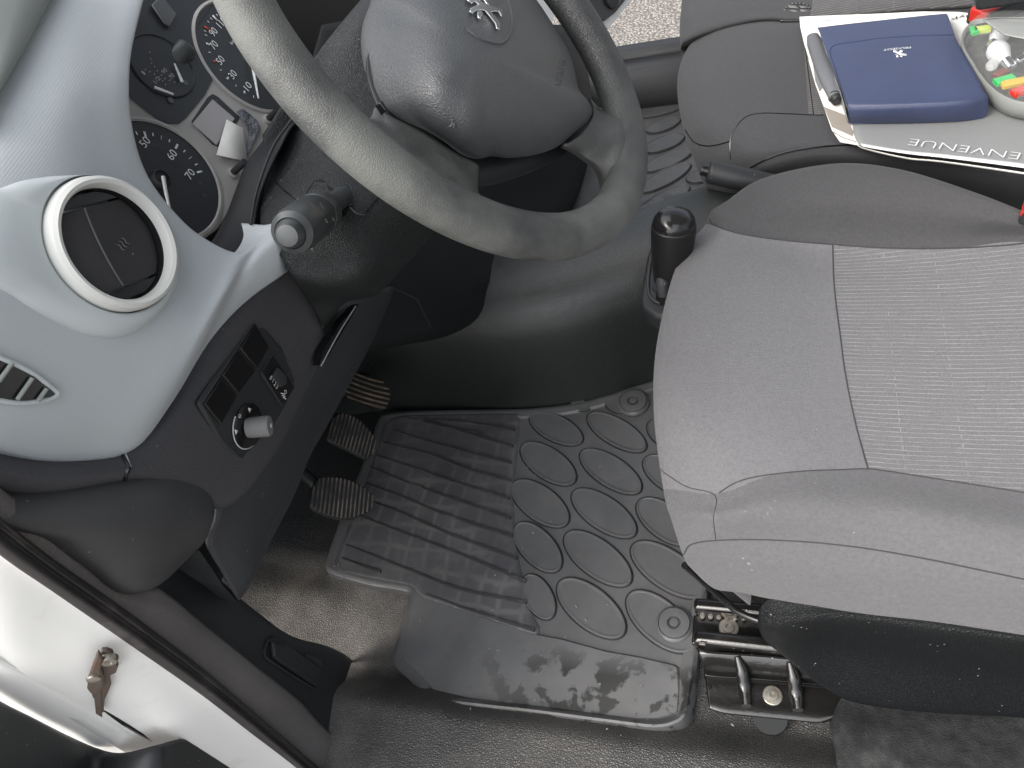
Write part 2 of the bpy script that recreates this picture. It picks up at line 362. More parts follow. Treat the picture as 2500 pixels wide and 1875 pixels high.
def mat_rubber(name, worn=False, k=1.0):
    m, N, L, b, tc = custom(name)
    def noise(sc, det, ro=.6, dist=0):
        q = N.new('ShaderNodeTexNoise'); q.inputs['Scale'].default_value = sc; q.inputs['Detail'].default_value = det; q.inputs['Roughness'].default_value = ro; q.inputs['Distortion'].default_value = dist
        L.new(tc.outputs['Object'], q.inputs['Vector']); return q.outputs[0]
    def rng(f, a, c, lo=0, hi=1):
        q = N.new('ShaderNodeMapRange'); q.inputs[1].default_value = a; q.inputs[2].default_value = c; q.inputs[3].default_value = lo; q.inputs[4].default_value = hi; L.new(f, q.inputs[0]); return q.outputs[0]
    def mul(a, c):
        q = N.new('ShaderNodeMath'); q.operation = 'MULTIPLY'
        L.new(a, q.inputs[0])
        if isinstance(c, float): q.inputs[1].default_value = c
        else: L.new(c, q.inputs[1])
        return q.outputs[0]
    def mix(f, a, c):
        q = N.new('ShaderNodeMix'); q.data_type = 'RGBA'; L.new(f, q.inputs[0])
        for s, v in ((6, a), (7, c)):
            if isinstance(v, tuple): q.inputs[s].default_value = (*v, 1)
            else: L.new(v, q.inputs[s])
        return q.outputs[2]
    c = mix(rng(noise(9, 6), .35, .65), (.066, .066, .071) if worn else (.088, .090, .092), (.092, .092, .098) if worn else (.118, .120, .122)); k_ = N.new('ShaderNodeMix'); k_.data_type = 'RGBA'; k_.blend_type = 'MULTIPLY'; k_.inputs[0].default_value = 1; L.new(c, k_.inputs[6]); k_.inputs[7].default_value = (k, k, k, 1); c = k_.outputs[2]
    c = mix(rng(noise(26, 8, .7, .6), .5, .72, 0, .55), c, (.14, .132, .125))       # dust smears
    if worn:
        v = N.new('ShaderNodeTexWave'); v.inputs['Scale'].default_value = 9; v.inputs['Distortion'].default_value = 3.5; v.inputs['Detail'].default_value = 4; v.bands_direction = 'X'; L.new(tc.outputs['Object'], v.inputs[0])
        v2 = N.new('ShaderNodeTexWave'); v2.inputs['Scale'].default_value = 8; v2.inputs['Distortion'].default_value = 4; v2.inputs['Detail'].default_value = 4; v2.bands_direction = 'Y'; L.new(tc.outputs['Object'], v2.inputs[0])
        q = N.new('ShaderNodeMath'); q.operation = 'MAXIMUM'; L.new(v.outputs['Fac'], q.inputs[0]); L.new(v2.outputs['Fac'], q.inputs[1])
        c = mix(mul(rng(q.outputs[0], .82, 1.0, 0, .42), rng(noise(7, 3), .36, .60)), c, (.19, .18, .174))
    sp = N.new('ShaderNodeSeparateXYZ'); L.new(tc.outputs['Object'], sp.inputs[0])
    wet = mul(mul(rng(noise(30, 6, .6, .3), .50, .55), rng(sp.outputs[1], -.10, -.135)), rng(sp.outputs[0], -.02, .12)) if not worn else None
    rough = rng(noise(14, 4), .3, .7, .32, .52)
    if wet is not None:
        c = mix(mul(wet, .85), c, (.018, .018, .016))
        q = N.new('ShaderNodeMix'); L.new(wet, q.inputs[0]); L.new(rough, q.inputs[2]); q.inputs[3].default_value = .34; rough = q.outputs[0]
    L.new(c, b.inputs['Base Color']); L.new(rough, b.inputs['Roughness'])
    bp = N.new('ShaderNodeBump'); bp.inputs['Strength'].default_value = .25; bp.inputs['Distance'].default_value = .0006; L.new(noise(240, 3), bp.inputs['Height']); L.new(bp.outputs[0], b.inputs['Normal'])
    return m
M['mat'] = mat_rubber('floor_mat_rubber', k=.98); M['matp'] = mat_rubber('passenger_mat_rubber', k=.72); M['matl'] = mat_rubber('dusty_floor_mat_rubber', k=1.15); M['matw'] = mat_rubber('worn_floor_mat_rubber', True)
def asphalt():
    m, N, L, b, tc = custom('asphalt'); b.inputs['Roughness'].default_value = .9
    v = N.new('ShaderNodeTexVoronoi'); v.inputs['Scale'].default_value = 95; L.new(tc.outputs['Object'], v.inputs['Vector'])
    r = N.new('ShaderNodeValToRGB'); L.new(v.outputs['Color'], r.inputs[0]); e = r.color_ramp.elements
    e[0].color = (.17, .158, .146, 1); e[1].color = (.42, .39, .355, 1); e.new(.4).color = (.27, .25, .23, 1)
    mx = N.new('ShaderNodeMix'); mx.data_type = 'RGBA'; mr = N.new('ShaderNodeMapRange'); mr.inputs[1].default_value = .35; mr.inputs[2].default_value = .6; L.new(v.outputs['Distance'], mr.inputs[0])
    L.new(mr.outputs[0], mx.inputs[0]); L.new(r.outputs[0], mx.inputs[6]); mx.inputs[7].default_value = (.14, .13, .12, 1); L.new(mx.outputs[2], b.inputs['Base Color'])
    bp = N.new('ShaderNodeBump'); bp.inputs['Distance'].default_value = .006; bp.invert = True; L.new(v.outputs['Distance'], bp.inputs['Height']); L.new(bp.outputs[0], b.inputs['Normal'])
    return m
M['asphalt'] = asphalt()
def clear(name, rough=.05, ior=1.3, al=.35, col=(.9, .92, .9)):
    m, N, L, b, tc = custom(name); b.inputs['Base Color'].default_value = (*col, 1); b.inputs['Roughness'].default_value = rough
    b.inputs['Alpha'].default_value = al; b.inputs['IOR'].default_value = 1.45
    return m
M['clear'] = clear('clear_plastic', .06, al=.09)
M['tape'] = mat('crinkled_clear_tape', (.13, .14, .16), .2, .6, 'fine', 220, 1, .004, var=.5, vs_=120)
M['blue'] = mat('navy_leatherette', (.045, .058, .118), .42, .5, 'fine', 700, .5, .0004, var=.10, vs_=14)
M['bluee'] = mat('navy_edge_leatherette', (.02, .032, .085), .5, .5, 'fine', 700, .5, .0004, speck=.6)
M['paper'] = mat('white_paper', (.86, .85, .80), .7, .3, None, var=.03, vs_=20)
M['greyp'] = mat('grey_printed_paper', (.245, .255, .255), .4, .4, None, var=.04, vs_=12)
M['tan'] = mat('taupe_print', (.30, .27, .235), .6, .3, None, var=.04)
M['gauge'] = mat('gauge_black', (.030, .033, .037), .4, .35, 'fine', 300, .1, .0003)
M['clus'] = mat('instrument_surround', (.36, .35, .335), .45, .4, 'fine', 400, .3, .0003, dirt=(.42, .40, .385), ds=30, dth=.5)
M['lcd'] = mat('display_grey', (.36, .345, .34), .25, .5, None, var=.03)
M['mark'] = mat('faint_marking', (.10, .105, .11), .6, .4, None, var=.02)
M['teal'] = mat('gauge_red', (.5, .06, .03), .5, .4, None)
# ================================================================== THE SETTING
def struct(name, vs, fs, m, **kw):
    o = mk(name, vs, fs, m, None, **kw); o['kind'] = 'structure'; return o
a0 = -.52
struct('ground', [(-30, -30, a0), (30, -30, a0), (30, 30, a0), (-30, 30, a0)], [(0, 1, 2, 3)], M['asphalt'])
def sstep(a, b, x):
    t = min(max((x - a) / (b - a), 0), 1); return t * t * (3 - 2 * t)
def floor_h(x, y):
    z = -.014
    z += .30 * sstep(-.74, -1.12, x)                                    # toe board
    z += (.042 + .018 * sstep(-.38, -.50, x)) * sstep(.262, .195, y) * sstep(.11, .05, x)      # ridge along the door side
    z += .02 * sstep(-.60, -.72, x) * sstep(.40, .34, y)
    return z
def floor_mat():
    m, N, L, b, tc = custom('pebbled_floor_vinyl')
    def nz(sc, det=5, ro=.6):
        q = N.new('ShaderNodeTexNoise'); q.inputs['Scale'].default_value = sc; q.inputs['Detail'].default_value = det; q.inputs['Roughness'].default_value = ro
        L.new(tc.outputs['Object'], q.inputs['Vector']); return q
    def rng(f, a, c, lo=0, hi=1):
        q = N.new('ShaderNodeMapRange'); q.inputs[1].default_value = a; q.inputs[2].default_value = c; q.inputs[3].default_value = lo; q.inputs[4].default_value = hi; L.new(f, q.inputs[0]); return q.outputs[0]
    def mul(a, c):
        q = N.new('ShaderNodeMath'); q.operation = 'MULTIPLY'; L.new(a, q.inputs[0]); L.new(c, q.inputs[1]); return q.outputs[0]
    def mix(f, a, c):
        q = N.new('ShaderNodeMix'); q.data_type = 'RGBA'; L.new(f, q.inputs[0])
        for s, v in ((6, a), (7, c)):
            if isinstance(v, tuple): q.inputs[s].default_value = (*v, 1)
            else: L.new(v, q.inputs[s])
        return q.outputs[2]
    v = N.new('ShaderNodeTexVoronoi'); v.inputs['Scale'].default_value = 330; v.feature = 'DISTANCE_TO_EDGE'
    va = N.new('ShaderNodeVectorMath'); va.operation = 'MULTIPLY_ADD'; L.new(nz(90, 2).outputs['Color'], va.inputs[0]); va.inputs[1].default_value = (.004,) * 3; L.new(tc.outputs['Object'], va.inputs[2]); L.new(va.outputs[0], v.inputs['Vector'])
    h = rng(v.outputs['Distance'], 0, .30)
    sp = N.new('ShaderNodeSeparateXYZ'); L.new(tc.outputs['Object'], sp.inputs[0])
    worn = mul(rng(sp.outputs[1], .43, .38), rng(sp.outputs[0], -.93, -.80))          # trodden strip beside the mat
    dust = mul(mul(rng(nz(9, 6).outputs[0], .35, .65, .25, 1), worn), rng(h, 0, 1, .45, 1))
    c = mix(rng(nz(20).outputs[0], .3, .7), (.022, .023, .024), (.036, .037, .038))
    c = mix(dust, c, (.085, .081, .076)); c = mix(mul(dust, rng(sp.outputs[0], -.50, -.60)), c, (.36, .335, .30))
    L.new(c, b.inputs['Base Color']); b.inputs['Roughness'].default_value = .42
    bp = N.new('ShaderNodeBump'); bp.inputs['Strength'].default_value = .8; bp.inputs['Distance'].default_value = .0008; L.new(h, bp.inputs['Height']); L.new(bp.outputs[0], b.inputs['Normal'])
    return m
nx, ny = 150, 190
vs = []; fs = []
for i in range(nx + 1):
    for j in range(ny + 1):
        x = -1.2 + 1.75 * i / nx; y = .05 + 1.595 * (j / ny) ** 1.25
        vs.append((x, y, floor_h(x, y)))
for i in range(nx):
    for j in range(ny):
        a = i * (ny + 1) + j; fs.append((a, a + 1, a + ny + 2, a + ny + 1))
M['vinyl'] = floor_mat()
struct('floor', vs, fs, M['vinyl'], face_cam=True)
# body of the van round the cabin: roof, bulkhead, outer sills
van = thing('van_body', 'white van cab shell with its roof, sill and hinge pillar around the seats', 'van body', (-.5, .1, -.3))
box('roof', (.40, .93, 1.37), (1, 0, 0), (0, 1, 0), (0, 0, 1), 1.25, 1.30, .04, M['paint'], van)
box('firewall', (-1.16, .93, .15), (1, 0, 0), (0, 1, 0), (0, 0, 1), .03, 1.62, 1.3, M['dark'], van)
box('bulkhead', (1.0, .93, .45), (1, 0, 0), (0, 1, 0), (0, 0, 1), .03, 1.55, 1.8, M['dashs'], van)
# white hinge pillar: rolls from the seal round to the outer face (the van's own paint)
pillar = loft('hinge_pillar', [
    [(-120, 1235, .150, 'P'), (0, 1351, .150, 'P'), (163, 1460, .150, 'P'), (325, 1574, .150, 'P'), (488, 1688, .150, 'P'), (610, 1782, .150, 'P'), (732, 1875, .150, 'P'), (860, 1975, .150, 'P')],
    [(-120, 1260, .168, 'P'), (0, 1375, .168, 'P'), (163, 1487, .168, 'P'), (325, 1602, .168, 'P'), (488, 1716, .168, 'P'), (610, 1808, .168, 'P'), (732, 1903, .168, 'P'), (860, 2003, .168, 'P')],
    [(-120, 1340, .222, 'P'), (0, 1470, .222, 'P'), (163, 1575, .222, 'P'), (325, 1690, .222, 'P'), (440, 1790, .222, 'P'), (560, 1870, .222, 'P'), (700, 1960, .222, 'P'), (820, 2060, .222, 'P')],
    [(-120, 1440, .290, 'P'), (0, 1570, .290, 'P'), (163, 1665, .290, 'P'), (325, 1765, .290, 'P'), (440, 1850, .290, 'P'), (560, 1940, .290, 'P'), (700, 2030, .290, 'P'), (820, 2120, .290, 'P')],
    [(-120, 1560, .380, 'P'), (0, 1660, .380, 'P'), (163, 1750, .380, 'P'), (325, 1850, .380, 'P'), (440, 1930, .380, 'P'), (560, 2010, .380, 'P'), (700, 2100, .380, 'P'), (820, 2200, .380, 'P')],
], M['paint'], van, n=40, mr=4, sol=.003)
seal = loft('seal', [
    [(-120, 1160, .164, 'P'), (0, 1262, .164, 'P'), (122, 1358, .164, 'P'), (244, 1443, .164, 'P'), (325, 1502, .164, 'P'), (488, 1626, .164, 'P'), (651, 1765, .164, 'P'), (773, 1870, .164, 'P'), (900, 1985, .164, 'P')],
    [(-120, 1182, .136, 'P'), (0, 1284, .136, 'P'), (122, 1378, .136, 'P'), (244, 1463, .136, 'P'), (325, 1520, .136, 'P'), (488, 1641, .136, 'P'), (651, 1776, .136, 'P'), (765, 1875, .136, 'P'), (890, 1985, .136, 'P')],
    [(-120, 1195, .148, 'P'), (0, 1300, .148, 'P'), (122, 1394, .148, 'P'), (244, 1479, .148, 'P'), (325, 1536, .148, 'P'), (488, 1654, .148, 'P'), (651, 1785, .148, 'P'), (755, 1875, .148, 'P'), (880, 1985, .148, 'P')],
    [(-120, 1215, .130, 'P'), (0, 1322, .130, 'P'), (122, 1412, .130, 'P'), (244, 1494, .130, 'P'), (325, 1552, .130, 'P'), (488, 1668, .130, 'P'), (641, 1790, .130, 'P'), (742, 1875, .130, 'P'), (870, 1985, .130, 'P')],
    [(-120, 1245, .150, 'P'), (0, 1356, .150, 'P'), (122, 1440, .150, 'P'), (244, 1524, .150, 'P'), (325, 1580, .150, 'P'), (488, 1694, .150, 'P'), (610, 1788, .150, 'P'), (730, 1880, .150, 'P'), (855, 1985, .150, 'P')],
], M['seal'], van, n=44, mr=4, sol=.004)
tag(seal, 'black rubber door seal along the white pillar')
# ------------------------------------------------------------------ door: white inner skin + black trim, in the lower left corner
door = thing('driver_door', 'open white front door edge with black inner trim at the lower left corner', 'car door', (-.6, .06, .3))
loft('door_skin', [
    [(-150, 1500, .370, 'P'), (0, 1587, .370, 'P'), (90, 1632, .370, 'P'), (187, 1688, .370, 'P'), (252, 1733, .370, 'P'), (378, 1812, .370, 'P'), (480, 1868, .370, 'P'), (560, 1930, .370, 'P')],
    [(-150, 1520, .320, 'P'), (0, 1608, .320, 'P'), (90, 1655, .320, 'P'), (187, 1710, .320, 'P'), (252, 1750, .320, 'P'), (375, 1826, .320, 'P'), (470, 1880, .320, 'P'), (550, 1940, .320, 'P')],
    [(-150, 1600, .450, 'P'), (0, 1700, .450, 'P'), (90, 1752, .450, 'P'), (187, 1800, .450, 'P'), (252, 1830, .450, 'P'), (350, 1850, .450, 'P'), (440, 1900, .450, 'P'), (520, 1960, .450, 'P')],
    [(-150, 1640, .650, 'P'), (0, 1740, .650, 'P'), (90, 1790, .650, 'P'), (187, 1840, .650, 'P'), (252, 1875, .650, 'P'), (350, 1890, .650, 'P'), (440, 1930, .650, 'P'), (520, 1990, .650, 'P')],
], M['paint'], door, n=36, sol=.004)
loft('door_trim', [
    [(-150, 1622, 0.440, 'P'), (0, 1711, 0.440, 'P'), (81, 1752, 0.440, 'P'), (163, 1794, 0.440, 'P'), (244, 1829, 0.440, 'P'), (300, 1838, 0.320, 'P'), (378, 1820, 0.235, 'P'), (430, 1806, 0.235, 'P'), (468, 1806, 0.235, 'P'), (520, 1832, 0.235, 'P'), (600, 1880, 0.235, 'P'), (700, 1950, 0.235, 'P')],
    [(-150, 1634, 0.430, 'P'), (0, 1722, 0.430, 'P'), (81, 1764, 0.430, 'P'), (163, 1812, 0.430, 'P'), (235, 1858, 0.430, 'P'), (300, 1868, 0.310, 'P'), (380, 1850, 0.225, 'P'), (420, 1826, 0.225, 'P'), (462, 1816, 0.225, 'P'), (515, 1842, 0.225, 'P'), (595, 1890, 0.225, 'P'), (695, 1960, 0.225, 'P')],
    [(-150, 1720, 0.420, 'P'), (0, 1800, 0.420, 'P'), (81, 1850, 0.420, 'P'), (163, 1900, 0.420, 'P'), (235, 1930, 0.420, 'P'), (300, 1950, 0.300, 'P'), (380, 1950, 0.225, 'P'), (420, 1930, 0.225, 'P'), (462, 1920, 0.225, 'P'), (515, 1930, 0.225, 'P'), (595, 1970, 0.225, 'P'), (695, 2030, 0.225, 'P')],
    [(-150, 1950, 0.400, 'P'), (0, 2000, 0.400, 'P'), (81, 2020, 0.400, 'P'), (163, 2050, 0.400, 'P'), (235, 2080, 0.400, 'P'), (300, 2100, 0.290, 'P'), (380, 2100, 0.22, 'P'), (420, 2100, 0.22, 'P'), (462, 2100, 0.22, 'P'), (515, 2100, 0.22, 'P'), (595, 2120, 0.22, 'P'), (695, 2150, 0.22, 'P')],
], M['black'], door, n=70, sol=.003)
tube('door_gap', [W(250, 1730, .305, 'P'), W(300, 1764, .305, 'P'), W(345, 1791, .305, 'P'), W(380, 1813, .305, 'P')], [.0012, .002, .0022, .0012], M['gloss'], door, n=8)
# door check strap
chk = thing('door_check', 'rusty door check arm bolted to the white pillar', 'door hinge', W(250, 1650, .1, 'P'))
pbv = bvh(pillar); pc = Plane(hit(pbv, 250, 1640, .003), (.50, -.86, -.05))
def pp(pl, pts, h=0): return [pl.px(x, y, h) for x, y in pts]
prism('bracket', pp(pc, [(247, 1579), (262, 1577), (276, 1583), (281, 1604), (290, 1614), (284, 1632), (268, 1640), (272, 1662), (264, 1682), (256, 1700), (253, 1732), (238, 1722), (232, 1700), (225, 1690), (240, 1640), (244, 1600)], .001), pc.n * .004, M['rust'], chk, .0012)
prism('arm', pp(pc, [(240, 1580), (252, 1600), (247, 1625), (254, 1645), (252, 1668), (238, 1683), (222, 1684), (213, 1672), (216, 1645), (228, 1610)], .006), pc.n * .004, M['rust'], chk, .0014)
prism('strap', pp(pc, [(229, 1684), (247, 1676), (250, 1745), (234, 1735)], .003), pc.n * .003, M['rust'], chk, .0008)
lathe('bolt', pc.px(266, 1605, .005), pc.n, [(.0068, 0), (.0068, .002), (.0055, .0045), (.0028, .0046), (.0024, .003), (0, .003)], M['steel'], chk, 24)
lathe('rivet', pc.px(229, 1656, .010), pc.n, [(.0052, 0), (.005, .0016), (.003, .0024), (0, .0025)], M['steel'], chk, 24)
# ------------------------------------------------------------------ carpet strip behind the seal and sill trim
fl = loft('carpet_strip', [
    [(-120, 1110, .165, 'P'), (0, 1190, .165, 'P'), (81, 1255, .165, 'P'), (163, 1325, .165, 'P'), (244, 1395, .165, 'P'), (309, 1440, .165, 'P'), (346, 1440, .165, 'P'), (386, 1435, .165, 'P'), (425, 1462, .165, 'P'), (488, 1515, .165, 'P'), (610, 1615, .165, 'P'), (732, 1712, .165, 'P'), (797, 1782, .165, 'P'), (880, 1830, .165, 'P'), (965, 1855, .165, 'P'), (1080, 1885, .165, 'P')],
    [(-120, 1135, .156, 'P'), (0, 1222, .156, 'P'), (81, 1290, .156, 'P'), (163, 1356, .156, 'P'), (244, 1420, .156, 'P'), (309, 1466, .156, 'P'), (346, 1478, .156, 'P'), (386, 1480, .156, 'P'), (420, 1500, .156, 'P'), (488, 1550, .156, 'P'), (600, 1645, .156, 'P'), (722, 1745, .156, 'P'), (790, 1812, .156, 'P'), (862, 1862, .156, 'P'), (930, 1900, .156, 'P'), (1020, 1960, .156, 'P')],
    [(-120, 1165, .166, 'P'), (0, 1268, .166, 'P'), (81, 1335, .166, 'P'), (122, 1366, .166, 'P'), (244, 1451, .166, 'P'), (290, 1482, .166, 'P'), (325, 1508, .166, 'P'), (370, 1542, .166, 'P'), (420, 1580, .166, 'P'), (488, 1634, .166, 'P'), (560, 1694, .166, 'P'), (651, 1773, .166, 'P'), (773, 1880, .166, 'P'), (840, 1940, .166, 'P'), (900, 2000, .166, 'P')],
], M['felt'], None, n=60, sol=.004)
tag(fl, 'dusty black felt strip between the door seal and the kick trim', 'carpet strip')
# sill trim with its release handle
st = thing('sill_trim', 'black plastic sill trim with a recessed bonnet release handle', 'sill trim', W(650, 1600, .19, 'P'))
trim_o = [(395, 1425), (425, 1400), (455, 1372), (500, 1362), (530, 1400), (545, 1440), (578, 1464), (635, 1509), (688, 1546), (732, 1566), (793, 1582), (838, 1603), (856, 1622), (836, 1680), (812, 1749), (800, 1790), (762, 1756), (700, 1706), (610, 1633), (540, 1578), (488, 1540), (440, 1500), (405, 1470), (385, 1450)]
ts = loft('trim_panel', [
    [(380, 1395, .27, 'P'), (440, 1350, .27, 'P'), (520, 1400, .262, 'P'), (584, 1459, .250, 'P'), (640, 1503, .240, 'P'), (690, 1541, .232, 'P'), (735, 1561, .228, 'P'), (795, 1576, .228, 'P'), (840, 1597, .228, 'P'), (862, 1614, .226, 'P')],
    [(378, 1402, .215, 'P'), (436, 1362, .215, 'P'), (512, 1408, .215, 'P'), (578, 1464, .213, 'P'), (635, 1509, .210, 'P'), (688, 1546, .208, 'P'), (732, 1568, .208, 'P'), (793, 1584, .208, 'P'), (836, 1603, .208, 'P'), (856, 1622, .206, 'P')],
    [(378, 1425, .205, 'P'), (430, 1415, .203, 'P'), (500, 1450, .203, 'P'), (560, 1500, .202, 'P'), (610, 1545, .200, 'P'), (660, 1585, .20, 'P'), (700, 1612, .20, 'P'), (760, 1640, .20, 'P'), (810, 1665, .198, 'P'), (842, 1665, .195, 'P')],
    [(375, 1455, .188, 'P'), (420, 1478, .185, 'P'), (490, 1536, .184, 'P'), (550, 1584, .182, 'P'), (600, 1622, .180, 'P'), (650, 1662, .18, 'P'), (700, 1702, .178, 'P'), (745, 1738, .178, 'P'), (780, 1768, .177, 'P'), (801, 1788, .176, 'P')],
    [(372, 1470, .17, 'P'), (415, 1495, .168, 'P'), (485, 1555, .166, 'P'), (545, 1602, .165, 'P'), (595, 1640, .165, 'P'), (645, 1680, .165, 'P'), (695, 1720, .165, 'P'), (740, 1756, .165, 'P'), (776, 1786, .165, 'P'), (798, 1804, .165, 'P')],
], M['black'], st, n=44, sol=.003)
tb = bvh(ts)
def onto(t, pts, lift=0): return [q for q in (hit(t, x, y, lift) for x, y in pts) if q is not None]
hnd = [(652, 1560), (664, 1554), (684, 1564), (730, 1596), (776, 1628), (772, 1655), (766, 1682), (720, 1655), (668, 1622), (645, 1606), (641, 1590)]
hp = onto(tb, hnd, .0)
nr = (hp[4] - hp[0]).cross(hp[7] - hp[0]).normalized()
if nr.dot(CAM - hp[0]) < 0: nr = -nr
prism('slot', [p + nr * .0008 for p in hp], nr * .001, M['gloss'], st, .0005)
prism('release_handle', [hp[0].lerp(hp[8], .12) + nr * .001, hp[2].lerp(hp[7], .12) + nr * .001, hp[4].lerp(hp[6], .1) + nr * .001, hp[6].lerp(hp[3], .06) + nr * .001, hp[8].lerp(hp[2], .12) + nr * .001, hp[9].lerp(hp[3], .14) + nr * .001], nr * .006, M['black'], st, .002)
tube('slot_edge', [q + nr * .0012 for q in [hp[0], hp[10], hp[9], hp[8], hp[7], hp[6]]], .0009, M['bin'], st, n=6, smoothpath=False)
tube('ridge', onto(tb, [(742, 1600), (755, 1608), (775, 1622), (790, 1640)], .001), [.003, .006, .007, .003], M['black'], st, n=10)
# ================================================================== TUNNEL
tb_ = resample(spl([W(*q) for q in [(560, 1040, .0), (700, 1020, .0), (848, 1004, .0), (950, 990, .0), (1100, 990, .0), (1260, 996, .0), (1400, 985, .0), (1500, 962, .0), (1600, 930, .0), (1760, 880, .0), (2000, 800, .0)]], 6), 110)
tprof = [(-.002, -.012), (0, .0), (.003, .02), (.010, .09), (.018, .15), (.027, .18), (.042, .205), (.065, .222), (.095, .231), (.13, .234), (.158, .232), (.172, .222), (.178, .19), (.180, .1), (.18, -.01)]
TR = []
for dy, z in spl([Vector((a, b, 0)) for a, b in tprof], 4) and [(q.x, q.y) for q in spl([Vector((a, b, 0)) for a, b in tprof], 4)]:
    row = []
    for i, p in enumerate(tb_):
        T = (tb_[min(i + 1, 109)] - tb_[max(i - 1, 0)]).normalized(); nn_ = Vector((-T.y, T.x, 0))
        row.append(Vector((p.x + nn_.x * min(dy, .05), p.y + dy, z * (1 + .03 * math.sin(p.x * 5)))))
    TR.append(row)
vs, fs = gmesh(TR)
tun = mk('tunnel', vs, fs, M['tunnel'], None, face_cam=True, sol=.003)
tun['kind'] = 'structure'
# ================================================================== DRIVER'S FLOOR MAT
fm = thing('floor_mat', 'black rubber driver floor mat with ribs and raised ovals, stained with water', 'floor mat', (-.4, .42, 0))
def Z(x, y, z=0): return W(x, y, z)
mo = [(945, 1013), (1060, 1005), (1200, 1003), (1300, 1000), (1400, 988), (1480, 968), (1560, 942), (1640, 920), (1760, 900),
      (1745, 1100), (1735, 1300), (1720, 1480), (1702, 1590), (1690, 1700), (1680, 1758), (1655, 1780), (1600, 1790), (1480, 1776), (1300, 1752), (1150, 1735), (1065, 1724), (1030, 1700), (1005, 1660), (962, 1615), (975, 1560), (990, 1500), (1003, 1450), (975, 1438), (900, 1425), (815, 1400), (798, 1385), (806, 1350), (830, 1280), (870, 1180), (905, 1090), (925, 1030)]
mo3 = [Z(x, y) for x, y in mo]
cen = sum(mo3, Vector()) / len(mo3)
def offs(pts, d):                       # inset an outline (counter-clockwise or not) by d
    n = len(pts); out = []
    A = sum(pts[i - 1].x * pts[i].y - pts[i].x * pts[i - 1].y for i in range(n)); sgn = 1 if A > 0 else -1
    for i in range(n):
        t1 = (pts[i] - pts[i - 1]).normalized(); t2 = (pts[(i + 1) % n] - pts[i]).normalized()
        n1 = Vector((-t1.y, t1.x, 0)) * sgn; n2 = Vector((-t2.y, t2.x, 0)) * sgn
        b = (n1 + n2); b = b / max(b.length_squared, .3) * 2 if b.length > .01 else n1
        out.append(pts[i] + b * d * .98)
    return out
ms = resample(spl(mo3, 6, True) + [mo3[0]], 400)[:-1]
prof = [(-.004, -.011), (-.002, .004), (.003, .0155), (.006, .0165), (.009, .014), (.015, .0030), (.019, .0)]
vs, fs = [], []
for d, h in prof:
    o_ = offs(ms, d)
    for p in o_:
        hh = h
        if h > 0.003: hh = h * (.25 + .75 * sstep(.34, .25, p.y) * sstep(-.50, -.40, p.x))
        vs.append(Vector((p.x, p.y, hh)))
n_ = len(ms)
for k in range(len(prof) - 1):
    for i in range(n_): fs.append((k * n_ + i, k * n_ + (i + 1) % n_, (k + 1) * n_ + (i + 1) % n_, (k + 1) * n_ + i))
fs.append(tuple(range((len(prof) - 1) * n_, len(prof) * n_)))
matb = mk('mat_sheet', vs, fs, M['mat'], fm, face_cam=True, shade=30)
# heel area: worn plate, ribs, ovals, grommets
heel = [(955, 1024), (1080, 1014), (1250, 1012), (1262, 1014), (1256, 1080), (1248, 1170), (1246, 1260), (1254, 1340), (1268, 1420), (1290, 1500), (1306, 1545), (1200, 1512), (1100, 1478), (1030, 1455), (1010, 1432), (960, 1420), (860, 1400), (824, 1385), (850, 1300), (895, 1180), (925, 1095)]
hs_ = [Z(x, y, .0025) for x, y in heel]
hm = resample(spl(hs_, 4, True) + [hs_[0]], 160)[:-1]
vs = []; fs = []
for d, h in [(-.006, .0), (0, .0042), (.004, .0046)]:
    for p in offs(hm, d): vs.append(Vector((p.x, p.y, h)))
n_ = len(hm)
for k in range(2):
    for i in range(n_): fs.append((k * n_ + i, k * n_ + (i + 1) % n_, (k + 1) * n_ + (i + 1) % n_, (k + 1) * n_ + i))
fs.append(tuple(range(2 * n_, 3 * n_)))
mk('heel_pad', vs, fs, M['matw'], fm, face_cam=True, shade=30)
low = [(1010, 1445), (1040, 1462), (1100, 1482), (1200, 1516), (1306, 1550), (1370, 1562), (1480, 1592), (1560, 1606), (1652, 1627), (1656, 1690), (1652, 1738), (1610, 1752), (1560, 1754), (1400, 1738), (1250, 1716), (1120, 1700), (1070, 1695), (1030, 1650), (985, 1608), (996, 1540)]
lw = [Z(x, y, .003) for x, y in low]; lm = resample(lw + [lw[0]], 160)[:-1]
vs = []; fs = []
for d, h in [(-.003, .0), (0, .0038), (.003, .004)]:
    for p in offs(lm, d): vs.append(Vector((p.x, p.y, h)))
n_ = len(lm)
for k in range(2):
    for i in range(n_): fs.append((k * n_ + i, k * n_ + (i + 1) % n_, (k + 1) * n_ + (i + 1) % n_, (k + 1) * n_ + i))
fs.append(tuple(range(2 * n_, 3 * n_)))
mk('smooth_panel', vs, fs, M['matl'], fm, face_cam=True, shade=30)
